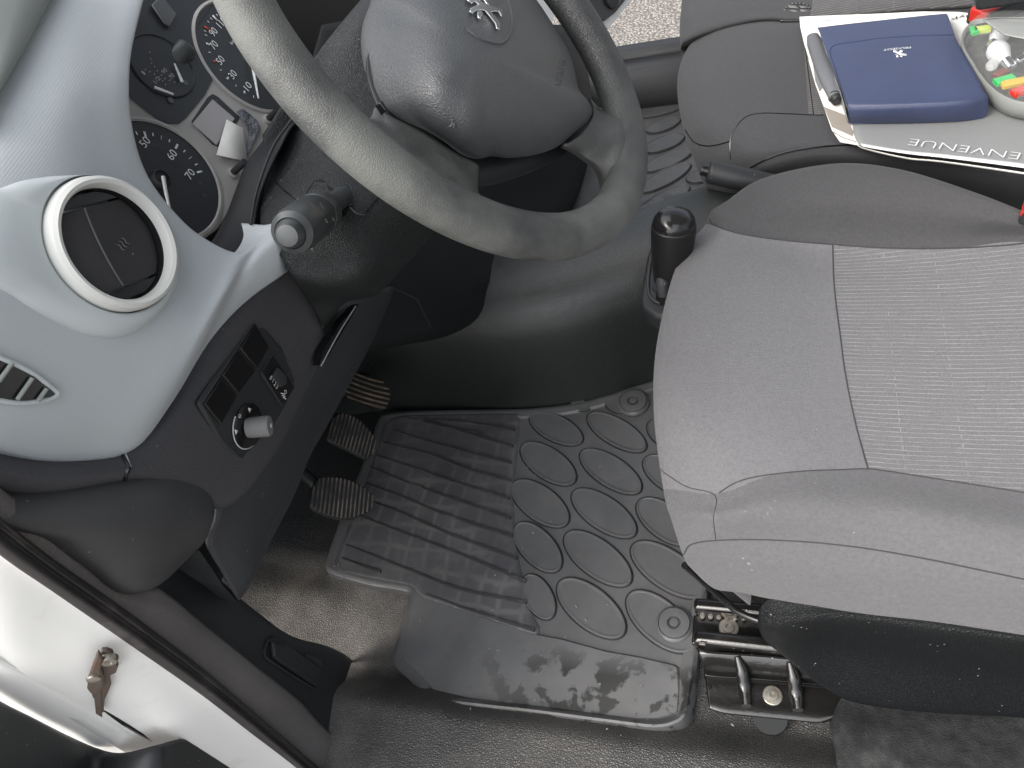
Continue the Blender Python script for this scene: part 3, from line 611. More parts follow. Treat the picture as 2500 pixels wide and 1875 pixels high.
ribs = [[(985, 1017), (1080, 1040), (1180, 1060)], [(1015, 1022), (1130, 1030), (1258, 1051)],
        [(1000, 1022), (1060, 1030), (1150, 1060), (1253, 1090)], [(962, 1050), (1050, 1078), (1150, 1106), (1249, 1131)],
        [(935, 1080), (1000, 1096), (1060, 1112), (1150, 1148), (1247, 1174)], [(920, 1112), (1010, 1142), (1120, 1180), (1245, 1218)],
        [(905, 1140), (1000, 1180), (1100, 1216), (1247, 1266)], [(892, 1180), (980, 1212), (1100, 1262), (1251, 1310)],
        [(880, 1215), (980, 1252), (1100, 1305), (1262, 1364)], [(868, 1255), (970, 1295), (1120, 1352), (1284, 1420)], [(856, 1295), (960, 1335), (1120, 1400), (1286, 1478)],
        [(845, 1330), (900, 1352), (1000, 1392), (1120, 1438), (1286, 1472)], [(835, 1362), (880, 1380), (930, 1398)], [(1040, 1450), (1150, 1490), (1306, 1540)]]
ribs.pop(-4)
vs, fs = [], []
for rb in ribs:
    P = spl([Z(x, y, .0046) for x, y in rb], 8)
    b = len(vs)
    for i, p in enumerate(P):
        T = (P[min(i + 1, len(P) - 1)] - P[max(i - 1, 0)]).normalized(); s = Vector((-T.y, T.x, 0)); wd = .0010 + .0014 * i / len(P); hh = .0012 + .0022 * i / len(P)
        vs += [p - s * wd - Vector((0, 0, .001)), p - s * wd * .7 + Vector((0, 0, hh)), p + s * wd * .7 + Vector((0, 0, hh)), p + s * wd - Vector((0, 0, .001))]
    for i in range(len(P) - 1):
        for j in range(3): fs.append((b + i * 4 + j, b + i * 4 + j + 1, b + i * 4 + j + 5, b + i * 4 + j + 4))
    e_ = b + (len(P) - 1) * 4; fs.append((e_, e_ + 1, e_ + 2, e_ + 3))
rb_o = mk('ribs', vs, fs, M['seal'], fm, face_cam=True, smooth=False); rb_o['kind'] = 'stuff'
del rb_o['kind']
def outl(name, L_, parent, z0):        # dark rings that paint in the contact shade round each raised oval
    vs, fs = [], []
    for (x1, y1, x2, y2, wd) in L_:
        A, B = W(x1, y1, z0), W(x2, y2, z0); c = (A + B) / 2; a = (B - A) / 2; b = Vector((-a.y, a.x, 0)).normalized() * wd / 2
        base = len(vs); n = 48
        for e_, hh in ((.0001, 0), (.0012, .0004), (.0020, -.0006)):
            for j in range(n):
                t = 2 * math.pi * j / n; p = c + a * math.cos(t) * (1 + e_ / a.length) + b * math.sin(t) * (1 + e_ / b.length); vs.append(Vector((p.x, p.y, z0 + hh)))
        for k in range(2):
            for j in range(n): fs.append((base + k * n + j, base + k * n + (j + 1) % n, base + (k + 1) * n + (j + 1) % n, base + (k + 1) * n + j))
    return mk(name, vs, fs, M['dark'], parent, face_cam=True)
# ovals: (long-axis end, long-axis end, width in metres) traced in the picture, laid on the mat
def ovals(name, L_, parent, m, z0, wfac=.5, clipf=None, h=.0026):
    vs, fs = [], []
    for (x1, y1, x2, y2, wd) in L_:
        A, B = W(x1, y1, z0), W(x2, y2, z0); c = (A + B) / 2; a = (B - A) / 2; b = Vector((-a.y, a.x, 0)).normalized() * wd / 2; a_l = a.length
        base = len(vs); n = 40
        for (f, hh) in ((1.0, -.0004), (.985, h * .9), (.97, h), (.945, h), (.925, h * .72), (.90, h * .70)):
            for j in range(n):
                t = 2 * math.pi * j / n; p = c + a * math.cos(t) * f + b * math.sin(t) * (1 - (1 - f) * a_l / b.length)
                vs.append(Vector((p.x, p.y, z0 + hh)))
        for k in range(5):
            for j in range(n): fs.append((base + k * n + j, base + k * n + (j + 1) % n, base + (k + 1) * n + (j + 1) % n, base + (k + 1) * n + j))
        fs.append(tuple(range(base + 5 * n, base + 6 * n)))
    return mk(name, vs, fs, m, parent, face_cam=True, shade=35)
ov = [(1296, 1012, 1420, 1080, .047), (1437, 1012, 1575, 1098, .047), (1276, 1086, 1402, 1178, .052), (1420, 1102, 1563, 1200, .050),
      (1254, 1178, 1384, 1280, .054), (1400, 1200, 1550, 1306, .052), (1262, 1280, 1364, 1392, .050), (1382, 1303, 1538, 1424, .054), (1560, 1222, 1690, 1325, .052),
      (1545, 1330, 1720, 1452, .056), (1366, 1420, 1522, 1550, .056), (1285, 1405, 1345, 1510, .040), (1536, 1450, 1690, 1585, .056), (1575, 1118, 1700, 1205, .05), (1585, 1030, 1700, 1100, .05), (1395, 985, 1440, 996, .02), (1480, 975, 1530, 1003, .026)]
ovals('raised_ovals', ov, fm, M['mat'], .0012)
outl('oval_shade_rings', ov, fm, .0016)
def grommet(x, y, parent, r=.024):
    c = W(x, y, .003)
    return lathe('grommet', c, (0, 0, 1), [(r * 1.15, -.001), (r * 1.12, .002), (r * .98, .0045), (r * .95, .003), (r * .92, .0065), (r * .55, .0075), (r * .42, .0072), (r * .36, .003), (r * .28, .003), (r * .26, .0065), (0, .0068)], M['mat'], parent, 48)
grommet(1547, 983, fm, .023); grommet(1647, 1524, fm, .0215)
# ================================================================== PASSENGER FLOOR MAT + far sill + far door
pm = thing('floor_mat', 'black rubber passenger floor mat with raised ovals beyond the steering wheel', 'floor mat', (-.35, 1.35, 0))
mk('mat_sheet', [(-.75, 1.05, .004), (.2, 1.05, .004), (.2, 1.545, .004), (-.75, 1.545, .004)], [(0, 1, 2, 3)], M['matp'], pm, face_cam=True)
pv = [(1537, 282, 1668, 257, .05), (1578, 322, 1660, 291, .045), (1572, 370, 1670, 332, .05), (1570, 418, 1690, 365, .05), (1560, 470, 1685, 400, .05), (1552, 530, 1682, 455, .052), (1510, 590, 1556, 540, .045), (1540, 600, 1600, 560, .05), (1676, 440, 1740, 425, .04), (1675, 500, 1745, 470, .045), (1530, 250, 1600, 244, .04), (1660, 570, 1720, 530, .04)]
ovals('raised_ovals', pv, pm, M['matp'], .0055, h=.004)
outl('oval_shade_rings', pv, pm, .0052)
ps = thing('door_sill', 'black plastic sill under the far passenger door', 'door sill', (-.3, 1.72, 0))
def strip(name, prof, x0, x1, m, parent, n=2):     # profile (y, z) swept along x
    vs = []; 
    for x in (x0, x1): vs += [(x, y, z) for y, z in prof]
    k = len(prof); fs = [(i, i + 1, k + i + 1, k + i) for i in range(k - 1)]
    return mk(name, vs, fs, m, parent, face_cam=True, sol=.003, shade=40)
strip('scuff_plate', [(1.548, -.005), (1.552, .03), (1.562, .070), (1.58, .082), (1.628, .084), (1.631, .096), (1.664, .098), (1.668, .0), (1.67, -.25)], -1.3, .4, M['bin'], ps)
strip('tread', [(1.582, .0850), (1.626, .0870)], -1.3, .4, M['bin'], ps)
fd = thing('passenger_door', 'open far passenger door with grey trim and speaker beyond the steering wheel', 'car door', (-.7, 2.1, .2))
fp = Plane((-.62, 2.15, .1), (.75, -.35, .2))
prism('door_skin', pp(fp, [(1420, -60), (1436, 15), (1466, 58), (1485, 73), (1516, 33), (1546, 0), (1600, -60)], -.01), fp.n * -.03, M['paint'], fd, .004)
prism('door_trim', pp(fp, [(1400, -60), (1432, 8), (1462, 46), (1476, 52), (1503, 31), (1528, 0), (1562, -50)], .002), fp.n * -.01, M['bin'], fd, .003)
prism('front_frame', pp(fp, [(1290, -60), (1335, -5), (1356, 40), (1343, 70), (1322, 44)], -.01), fp.n * -.03, M['paint'], fd, .004)
lathe('speaker_grille', fp.px(1494, -14, .006), fp.n, [(.040, 0), (.040, .005), (.036, .007), (.033, .002), (0, .004)], M['black'], fd, 40)
# ================================================================== DASHBOARD
dash = thing('dashboard', 'grey dashboard with round vent, gauges and black switch panel left of the wheel', 'dashboard', (-.5, .4, .6))
inner = [(372, -80, -.505), (345, 20, -.495), (322, 120, -.485), (315, 203, -.475), (319, 285, -.467), (338, 374, -.459), (366, 439, -.453), (407, 496, -.448), (460, 553, -.440), (513, 590, -.433), (557, 612, -.427), (590, 617, -.422), (620, 600, -.418), (645, 575, -.414), (668, 545, -.408)]
outer_ = [(-160, -160, -.63), (-170, 0, -.59), (-175, 160, -.545), (-180, 330, -.50), (-180, 500, -.470), (-180, 700, -.452), (-170, 900, -.452), (-110, 1050, -.455), (60, 1118, -.457), (200, 1127, -.457), (330, 1095, -.452), (425, 975, -.447), (510, 835, -.440), (600, 735, -.428), (706, 658, -.412)]
def lerp3(a, b, t, dx=0): return (a[0] + (b[0] - a[0]) * t, a[1] + (b[1] - a[1]) * t, a[2] + (b[2] - a[2]) * t + dx)
I3 = [W(*p, 'x') for p in inner]; O3 = [W(*p, 'x') for p in outer_]
rows = [[p + Vector((-.035, .004, .0)) for p in I3], [p + Vector((-.010, -.001, .0)) for p in I3], I3]
for t, dx in ((.04, .004), (.15, .008), (.35, .016), (.6, .016), (.8, .012), (.93, .006), (.98, .003)):
    rows.append([W(*lerp3(a, b, t, dx * (1 if i < 12 else .4)), 'x') for i, (a, b) in enumerate(zip(inner, outer_))])
rows += [O3, [p + Vector((-.008, .0, -.004)) for p in O3], [p + Vector((-.03, .004, -.006)) for p in O3]]
dp = net('dash_panel', rows, M['dash'], dash, 5, 5, sol=.002)
dbv = bvh(dp)
# upper left: smooth windscreen edge of the dash
loft('dash_top', [[(-260, -200, -.555), (-200, 0, -.525), (-150, 200, -.495), (-120, 400, -.475)],
                  [(125, -60, -.512), (72, 60, -.498), (26, 160, -.483), (-24, 260, -.468)],
                  [(134, -60, -.56), (80, 62, -.545), (32, 164, -.525), (-18, 266, -.51)]], M['pillart'], dash, n=16, k='x')
# vent housing
vn = Vector((math.cos(math.radians(12)), .04, math.sin(math.radians(12)))).normalized()
VP = Plane((-.425, .3122, .748), vn)
ho = [(-90, 560), (-70, 470), (0, 462), (61, 441), (142, 429), (212, 431), (270, 442), (325, 464), (386, 517), (423, 590), (430, 650), (421, 700), (399, 742), (366, 783), (325, 812), (285, 824), (228, 820), (163, 795), (81, 751), (33, 718), (-20, 690), (-90, 640)]
def ring_pts(R, n, h, a0=0): return [VP.at(R * math.cos(a), R * math.sin(a), h) for a in [a0 - 2 * math.pi * i / n for i in range(n)]]
base = []
for x, y in ho:
    q = hit(dbv, x, y, .002); base.append(q if q is not None else W(x, y, -.45, 'x'))
# match ring order to outline by angle on screen
def scr(p):
    d = p - CAM; z = -d.dot(AZ); return 1250 + F * d.dot(AX) / z, 937.5 - F * d.dot(AY) / z
N_ = 96
def matched(R, h):
    out = []
    for q in bb:
        u, v = VP.uv(q); a = math.atan2(v, u); out.append(VP.at(R * math.cos(a), R * math.sin(a), h))
    return out
bb = resample(spl(base, 8, True) + [base[0]], N_)
rws = [[p - Vector((.012, 0, 0)) for p in bb], bb]
ra = matched(.0475, -.004)
rws += [[a.lerp(b, .35) + Vector((.004, 0, 0)) for a, b in zip(bb, ra)], [a.lerp(b, .75) + Vector((.003, 0, 0)) for a, b in zip(bb, ra)], ra, matched(.046, -.012)]
vs, fs = gmesh(grid(rws, 5, 1)); mk('vent_housing', vs, fs, M['dashs'], dash, face_cam=True)
vent = lathe('air_vent', VP.o, VP.n, [(.0458, -.012), (.0462, -.002), (.0450, .0035), (.0425, .0055), (.0400, .0045), (.0385, .0005), (.0382, -.02)], M['ring'], dash, 96, cap=(0, 0))
lathe('vent_well', VP.o, VP.n, [(.0383, -.003), (.037, -.007), (.0365, -.03), (0, -.03)], M['gloss'], vent, 64, cap=(0, 1))
# round flap, set turned, with a curved ridge and two cut ends
fx = (VP.px(197, 505, -.004) - VP.px(303, 712, -.004)).normalized(); fy = VP.n.cross(fx)
fr = [((VP.px(*q, -.004) - VP.o).dot(fx), (VP.px(*q, -.004) - VP.o).dot(fy)) for q in ((197, 505), (236, 610), (303, 712))]
def rt(s):
    (a, ya_), (b, yb_), (c, yc_) = fr
    return ya_ * (s - b) * (s - c) / ((a - b) * (a - c)) + yb_ * (s - a) * (s - c) / ((b - a) * (b - c)) + yc_ * (s - a) * (s - b) / ((c - a) * (c - b))
print('RIDGE', fr)
def flap(name, lo_, hi_, zf, m):
    vs, fs = [], []; n = 24
    for i in range(n + 1):
        s = lo_ + (hi_ - lo_) * i / n; hw = math.sqrt(max(.0368 ** 2 - s * s, 0))
        for j in range(n + 1):
            t = -hw + 2 * hw * j / n; vs.append(VP.o + fx * s + fy * t + VP.n * zf(s, t))
    for i in range(n):
        for j in range(n): a = i * (n + 1) + j; fs.append((a, a + 1, a + n + 2, a + n + 1))
    return mk(name, vs, fs, m, vent, face_cam=True, sol=.002, edge=.0006)
def zf(s, t):
    k = t - rt(s)
    return .001 - 2.5 * s * s - .14 * abs(k) - .8 * k * k
M['flap'] = mat('vent_flap_plastic', (.035, .034, .036), .6, .35, 'fine', 700, .5, .0003, speck=.6, var=.2)
flap('flap', -.0275, .0275, zf, M['flap'])
flap('flap_end', .0290, .0362, lambda s, t: -.006, M['bin']); flap('flap_end', -.0362, -.0290, lambda s, t: -.006, M['black'])
tube('flap_ridge', [VP.o + fx * s + fy * rt(s) + VP.n * (zf(s, rt(s)) + .0002) for s in [-.027 + .0054 * i for i in range(11)]], .0007, M['mark'], vent, n=6)
for k in range(3):
    c0_ = VP.px(290, 600, -.006); s_0, t_0 = (c0_ - VP.o).dot(fx), (c0_ - VP.o).dot(fy); c = VP.o + fx * s_0 + fy * t_0 + VP.r * (k - 1) * .0032
    tube('heat_mark', [c + VP.u * (s * .0015) + VP.r * (.0006 * math.sin(s * 2)) + VP.n * (zf(s_0, t_0) + .0006) for s in (-2, -1, 0, 1, 2)], .0005, M['mark'], vent, n=6)
# side vent in the lower left corner
so_ = [(-60, 850), (0, 873), (45, 893), (81, 912), (115, 938), (138, 958), (128, 970), (102, 977), (53, 983), (0, 977), (-60, 960)]
sv = [hit(dbv, x, y, .002) for x, y in so_]; sv = [p for p in sv if p]
sn = (sv[3] - sv[0]).cross(sv[6] - sv[0]).normalized(); sn = sn if sn.dot(CAM - sv[0]) > 0 else -sn
svt = prism('side_vent', [p + sn * .0012 for p in sv], sn * -.001, M['gloss'], dash, .0003)
tube('vent_lip', [p + sn * .001 for p in spl(sv, 4, True)], .0016, M['dashs'], svt, n=8, closed=True, smoothpath=False)
for a, b in (((-5, 930), (28, 885)), ((40, 975), (77, 922)), ((90, 978), (112, 948))):
    p, q = hit(dbv, *a, .004), hit(dbv, *b, .004)
    if p and q: tube('vane', [p + sn * .001, q + sn * .001], .0014, M['pillart'], svt, n=8)
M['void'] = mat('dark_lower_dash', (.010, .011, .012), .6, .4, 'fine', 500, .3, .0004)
# ---- black lower panel
lp = [
    [(-170, 1040, -.47), (-60, 1060, -.47), (100, 1100, -.468), (280, 1085, -.466), (380, 1000, -.462), (460, 880, -.456), (540, 760, -.448), (640, 690, -.436), (708, 645, -.425)],
    [(-180, 1085, -.46), (-60, 1105, -.457), (120, 1130, -.455), (300, 1112, -.453), (425, 1020, -.449), (520, 900, -.445), (590, 780, -.440), (660, 712, -.434), (722, 672, -.426)],
    [(-180, 1110, -.452), (-60, 1130, -.448), (120, 1152, -.446), (320, 1138, -.446), (470, 1060, -.447), (570, 940, -.448), (640, 820, -.446), (695, 745, -.442), (744, 706, -.436)],
    [(-180, 1130, -.450), (-60, 1152, -.446), (120, 1172, -.444), (330, 1154, -.446), (500, 1150, -.448), (620, 1010, -.452), (690, 880, -.452), (740, 800, -.450), (772, 752, -.446)],
    [(-180, 1160, -.458), (-60, 1180, -.455), (120, 1200, -.452), (340, 1172, -.452), (530, 1190, -.450), (655, 1060, -.452), (712, 960, -.456), (758, 880, -.458), (787, 800, -.455)],
    [(-180, 1190, -.49), (-60, 1215, -.49), (120, 1235, -.486), (345, 1195, -.48), (548, 1240, -.456), (672, 1110, -.458), (728, 1010, -.464), (770, 930, -.468), (800, 860, -.468)],
]
low_p = net('lower_panel', lp, M['fuzz'], dash, 6, 6, k='x', sol=.003)
kb = net('knee_panel', [
    [(500, 1150, -.462), (600, 1090, -.462), (680, 990, -.466), (735, 890, -.47), (790, 790, -.47), (845, 740, -.47), (905, 700, -.47)],
    [(525, 1210, -.459), (622, 1130, -.460), (695, 1035, -.462), (752, 940, -.464), (805, 845, -.464), (868, 765, -.466), (930, 708, -.468)],
    [(528, 1270, -.456), (618, 1190, -.456), (695, 1100, -.460), (750, 1010, -.464), (815, 930, -.468), (872, 850, -.470), (960, 700, -.472)],
    [(508, 1330, -.468), (600, 1290, -.464), (680, 1190, -.468), (735, 1090, -.472), (790, 1000, -.476), (842, 920, -.478), (965, 720, -.48)],
    [(545, 1400, -.478), (605, 1370, -.474), (665, 1270, -.478), (722, 1160, -.482), (770, 1070, -.486), (825, 972, -.488), (960, 740, -.49)],
    [(582, 1462, -.486), (618, 1412, -.483), (655, 1330, -.486), (716, 1212, -.49), (761, 1104, -.493), (800, 1036, -.495), (950, 760, -.50)],
    [(582, 1462, -.55), (618, 1412, -.55), (655, 1330, -.55), (716, 1212, -.55), (761, 1104, -.55), (800, 1036, -.55), (950, 760, -.56)],
], M['soft'], dash, 6, 6, k='x', sol=.003)
lb = bvh(low_p); lk = bvh(low_p, kb)
# left storage bin / kick cover
binp = loft('kick_cover', [
    [(-180, 1150, -.475), (0, 1190, -.472), (163, 1176, -.468), (325, 1150, -.466), (447, 1138, -.464), (495, 1150, -.464), (528, 1190, -.466), (540, 1231, -.468)],
    [(-180, 1165, -.462), (0, 1206, -.458), (163, 1188, -.455), (325, 1162, -.453), (440, 1151, -.452), (484, 1163, -.452), (513, 1192, -.454), (524, 1231, -.456)],
    [(-180, 1215, -.452), (0, 1258, -.450), (163, 1245, -.446), (310, 1220, -.443), (405, 1205, -.442), (455, 1222, -.444), (498, 1250, -.448), (520, 1268, -.454)],
    [(-180, 1240, -.458), (-20, 1285, -.456), (130, 1305, -.450), (270, 1300, -.444), (370, 1292, -.443), (430, 1295, -.446), (475, 1305, -.452), (506, 1312, -.460)],
    [(-180, 1210, -.475), (20, 1275, -.472), (163, 1352, -.466), (270, 1385, -.458), (350, 1382, -.455), (410, 1368, -.457), (452, 1352, -.462), (486, 1338, -.47)],
    [(-180, 1205, -.49), (30, 1270, -.49), (175, 1362, -.485), (265, 1432, -.478), (330, 1448, -.474), (390, 1425, -.474), (435, 1388, -.475), (478, 1345, -.48)],
    [(-180, 1200, -.52), (40, 1262, -.52), (180, 1352, -.52), (268, 1425, -.52), (335, 1446, -.515), (395, 1420, -.515), (435, 1380, -.515), (475, 1340, -.515)],
], M['bin'], dash, n=60, mr=6, k='x', sol=.003)
seam('panel_gap', lb, [(296, 1100), (303, 1118), (313, 1141), (308, 1158), (305, 1170)], M['gloss'], dash, .0018)
tube('gap_edge', onto(lb, [(300, 1096), (309, 1116), (318, 1140)], .001), .0008, M['dashs'], dash, n=6)
# side cover flap between kick cover and knee panel
prism('footwell_bracket', [W(470, 1345, -.47, 'x'), W(488, 1342, -.47, 'x'), W(545, 1428, -.485, 'x'), W(580, 1470, -.50, 'x'), W(562, 1462, -.51, 'x'), W(505, 1420, -.5, 'x'), W(452, 1385, -.49, 'x')], (-.012, 0, -.004), M['black'], dash, .001)
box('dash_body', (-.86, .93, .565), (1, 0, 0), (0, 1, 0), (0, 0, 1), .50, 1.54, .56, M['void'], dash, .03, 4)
# switch plate
def onq(pts, l=0.001): return [hit(lk, x, y, l) for x, y in pts]
def face_n(P):
    n = Vector()
    for i in range(len(P)): n += (P[i] - P[0]).cross(P[(i + 1) % len(P)] - P[0])
    n.normalize(); return n if n.dot(CAM - P[0]) > 0 else -n
sw0 = onq([(478, 990), (560, 860), (612, 786), (650, 800), (700, 870), (725, 940), (690, 1010), (640, 1110), (598, 1148), (548, 1090)])
SP = Plane(sum(sw0, Vector()) / len(sw0), face_n(sw0))
print('SWITCH PLANE', SP.o, SP.n)
SP.o = SP.o + SP.n * .001
splate = prism('switch_plate', pp(SP, [(484, 985), (560, 868), (610, 786), (648, 800), (690, 848), (722, 930), (706, 975), (640, 1100), (600, 1140), (540, 1082)], .0), SP.n * -.006, M['black'], dash, .003)
for q in ([(493, 985), (535, 921), (575, 965), (536, 1036)], [(538, 915), (577, 855), (620, 905), (578, 960)], [(581, 849), (619, 790), (653, 847), (623, 900)]):
    b_ = prism('blank_switch', pp(SP, q, .0), SP.n * .0022, M['gloss'], splate, .0012)
    tube('edge_line', pp(SP, [q[0], q[1]], .0022), .00045, M['bin'], b_, n=6)
lev = prism('headlamp_leveller', pp(SP, [(636, 910), (664, 868), (716, 945), (688, 990)], 0), SP.n * .0016, M['gloss'], splate, .0012)
tube('edge_line', pp(SP, [(664, 868), (636, 910), (686, 988)], .0016), .0006, M['bin'], lev, n=6, smoothpath=False)
prism('thumb_wheel', pp(SP, [(657, 921), (672, 896), (692, 918), (693, 936), (680, 946)], .001), SP.n * .004, M['soft'], lev, .0015)
mk_ = M['white']
tr = (SP.px(680, 946) - SP.px(657, 921)).normalized()
text('numerals', '0 1 2 3', SP.px(668, 934, .0055), (SP.px(690, 960) - SP.px(660, 915)), SP.px(640, 1000) - SP.px(640, 1040), .006, mk_, lev, width=.016)
text('lamp_symbol', 'D', SP.px(696, 958, .0022), SP.px(716, 945) - SP.px(690, 945), SP.px(690, 945) - SP.px(690, 965), .006, mk_, lev)
for k in range(3):
    tube('lamp_ray', pp(SP, [(686 + 3 * k, 960 + 5 * k), (694 + 2 * k, 962 + 6 * k)], .002), .0005, mk_, lev, n=6)
kn = lathe('mirror_dial', SP.px(604, 1040, .0), SP.n, [(.0205, -.001), (.0205, .0015), (.019, .0022), (0, .0022)], M['gloss'], splate, 48)
tube('dial_edge', [SP.px(604, 1040, .0016) + (SP.r * math.cos(a) + SP.u * math.sin(a)) * .0203 for a in [math.radians(100 + 12 * i) for i in range(14)]], .0006, M['dashs'], kn, n=6)
ka = (SP.n * .8 + SP.r * .25 - SP.u * .1).normalized()
M['knob'] = mat('knurled_grey_knob', (.22, .22, .22), .45, .5, 'fine', 1200, 1, .0008)
lathe('knob', SP.px(604, 1045, .002), ka, [(.0085, 0), (.0092, .004), (.0095, .018), (.0088, .020), (.007, .0205), (0, .0198)], M['knob'], kn, 36, wob=lambda t, h: .03 * math.sin(t * 18))
lathe('knob_mark', SP.px(604, 1045, .002) + ka * .0208, ka, [(.0024, 0), (0, .0003)], mk_, kn, 16)
for (x, y, s) in ((609, 1000, '^'), (576, 1053, '^')):
    p = SP.px(x, y, .0026); prism('arrow_mark', [p + SP.u * .0028, p - SP.r * .0022 - SP.u * .0018, p + SP.r * .0022 - SP.u * .0018], SP.n * .0003, mk_, kn, 0)
text('zero_mark', '0', SP.px(585, 1016, .0026), SP.r, SP.u, .0055, mk_, kn, width=.0034)
# card slot beside the column
prism('card_slot', [W(866, 750, -.452, 'x'), W(878, 742, -.452, 'x'), W(790, 890, -.446, 'x'), W(783, 892, -.446, 'x'), W(789, 858, -.446, 'x'), W(830, 792, -.448, 'x')], (-.01, 0, 0), M['gloss'], dash, .0005)
tube('slot_edge', [W(868, 748, -.450, 'x'), W(826, 815, -.447, 'x'), W(784, 893, -.4445, 'x')], .0007, M['dashs'], dash, n=6)
# ---- gauges
GP = Plane(W(500, 350, -.5, 'x'), (math.cos(math.radians(25)), 0, math.sin(math.radians(25))))
clu = prism('gauge_cluster', pp(GP, [(200, 240), (200, 520), (420, 640), (530, 560), (556, 528), (602, 405), (712, 288), (676, 205), (640, 60), (600, -60), (400, -200), (260, -60)], 0), GP.n * -.006, M['clus'], dash, .002)
def gdisc(name, px, py, R, parent, h=0.001, rim=True):
    o = GP.px(px, py, h)
    d = lathe(name, o, GP.n, [(R, -.002), (R, 0), (0, 0)], M['gauge'], parent, 72)
    if rim: lathe('bezel', o, GP.n, [(R + .004, -.002), (R + .0035, .0012), (R + .0008, .0022), (R - .0004, .0004)], M['clus'], d, 72, cap=(0, 0))
    return o, d
to, tachd = gdisc('rev_counter', 389, 439, .0535, clu)
def ticks(o, parent, a0, da, n, R, big, red=()):
    for i in range(n):
        a = math.radians(a0 + da * i); d = GP.r * math.cos(a) + GP.u * math.sin(a); t = Vector(GP.n).cross(d)
        if i in big: L_, wd = .0055, .0009
        elif i % 2: L_, wd = .003, .0005
        else: L_, wd = .0042, .0002
        p = o + GP.n * .0006 + d * R
        prism('tick', [p - t * wd, p + t * wd, p - d * L_ + t * wd, p - d * L_ - t * wd], GP.n * .0002, M['teal'] if i in red else mk_, parent, 0)
def ang(o, px, py, h=.001):
    q = GP.px(px, py, h) - o; return math.degrees(math.atan2(q.dot(GP.u), q.dot(GP.r)))
A50, A60, A70 = ang(to, 351, 322), ang(to, 430, 360), ang(to, 489, 420)
dA = (A70 - A50) / 2
ticks(to, tachd, A50 - dA, dA / 4, 13, .0435, (0, 4, 8, 12))
for s_, (x, y) in (('50', (354, 348)), ('60', (420, 379)), ('70', (464, 426))):
    text('numeral', s_, GP.px(x, y, .0016), GP.r, GP.u, .0098, mk_, tachd, width=.0098)
lathe('needle_hub', to, GP.n, [(.0085, 0), (.0085, .003), (.007, .006), (.0062, .0062), (.006, .004), (0, .004)], M['soft'], tachd, 32)
nd = (GP.px(408, 520, .006) - GP.px(392, 448, .006)).normalized()
tube('needle', [to + GP.n * .007, to + GP.n * .006 + nd * .016, to + GP.n * .006 + nd * .040], [.0016, .0015, .0006], M['white'], tachd, n=8)
for (x, y) in ((492, 450), (503, 480)): text('warning_mark', '*', GP.px(x, y, .0015), GP.r, GP.u, .008, M['mark'], tachd)
# speedometer: numerals set by their places on the dial
sp_c = GP.px(610.2, 138.4, .001); spd = lathe('speedometer', sp_c, GP.n, [(.0565, -.002), (.0565, 0), (0, 0)], M['gauge'], clu, 90)
lathe('bezel', sp_c, GP.n, [(.0605, -.002), (.060, .0012), (.0575, .0022), (.0562, .0004)], M['clus'], spd, 90, cap=(0, 0))
for s_, (x, y), tk in (('10', (604, 213), (597, 225)), ('30', (568, 183), (556, 191)), ('50', (538, 148), (524, 150)), ('70', (522, 111), (507, 107)), ('90', (521, 79), (506, 69)), ('110', (540, 57), (525, 44))):
    text('numeral', s_, GP.px(x, y, .0016), GP.r, GP.u, .0098, mk_, spd, width=.0092 if len(s_) < 3 else .0128)
    p = GP.px(*tk, .0016); d = (p - sp_c).normalized(); t = GP.n.cross(d)
    wd = .0009 if s_ != '110' else .0011; L_ = .0016 if s_ in '10305070' else .003
    prism('tick', [p - t * wd - d * L_, p + t * wd - d * L_, p + t * wd + d * L_, p - t * wd + d * L_], GP.n * .0002, M['teal'] if s_ in ('90', '50') else mk_, spd, 0)
for x, y in ((512, 128), (539, 171), (576, 209), (619, 236), (501, 76), (503, 86), (509, 54), (516, 46), (530, 37)):
    p = GP.px(x, y, .0016); d = (p - sp_c).normalized(); t = GP.n.cross(d)
    prism('tick', [p - t * .0004 - d * .0012, p + t * .0004 - d * .0012, p + t * .0004 + d * .0012, p - t * .0004 + d * .0012], GP.n * .0002, mk_, spd, 0)
text('unit', 'km/h', GP.px(569, 100, .0016), GP.r, GP.u, .005, mk_, spd, width=.011)
tube('needle', [GP.px(612, 140, .006), GP.px(622, 190, .006), GP.px(631, 240, .006)], [.0016, .0014, .0008], mk_, spd, n=8)
# small twin gauge
tw = prism('twin_gauge', pp(GP, [(270, -120), (560, -120), (545, -30), (512, 20), (484, 62), (488, 110), (512, 168), (518, 195), (500, 232), (452, 290), (436, 302), (405, 302), (380, 288), (322, 243), (290, 200)], .001), GP.n * .0006, M['gauge'], clu, .0008)
lathe('dial', GP.px(395, 162, .0015), GP.n, [(.030, 0), (.030, .0016), (.0292, .0022), (.0285, .001), (0, .001)], M['gauge'], tw, 60)
tube('needle', [GP.px(426, 155, .005), GP.px(445, 200, .005)], [.0007, .0015], mk_, tw, n=8)
tube('needle', [GP.px(378, 213, .005), GP.px(423, 230, .005)], [.0013, .0009], mk_, tw, n=8)
for s_, (x, y) in (('90', (401, 174)), ('70', (419, 187)), ('1/2', (382, 197)), ('1', (350, 179))):
    text('numeral', s_, GP.px(x, y, .003), GP.r, GP.u, .0052, M['lcd'], tw, width={'90': .0062, '70': .0062, '1/2': .0080, '1': .0022}[s_])
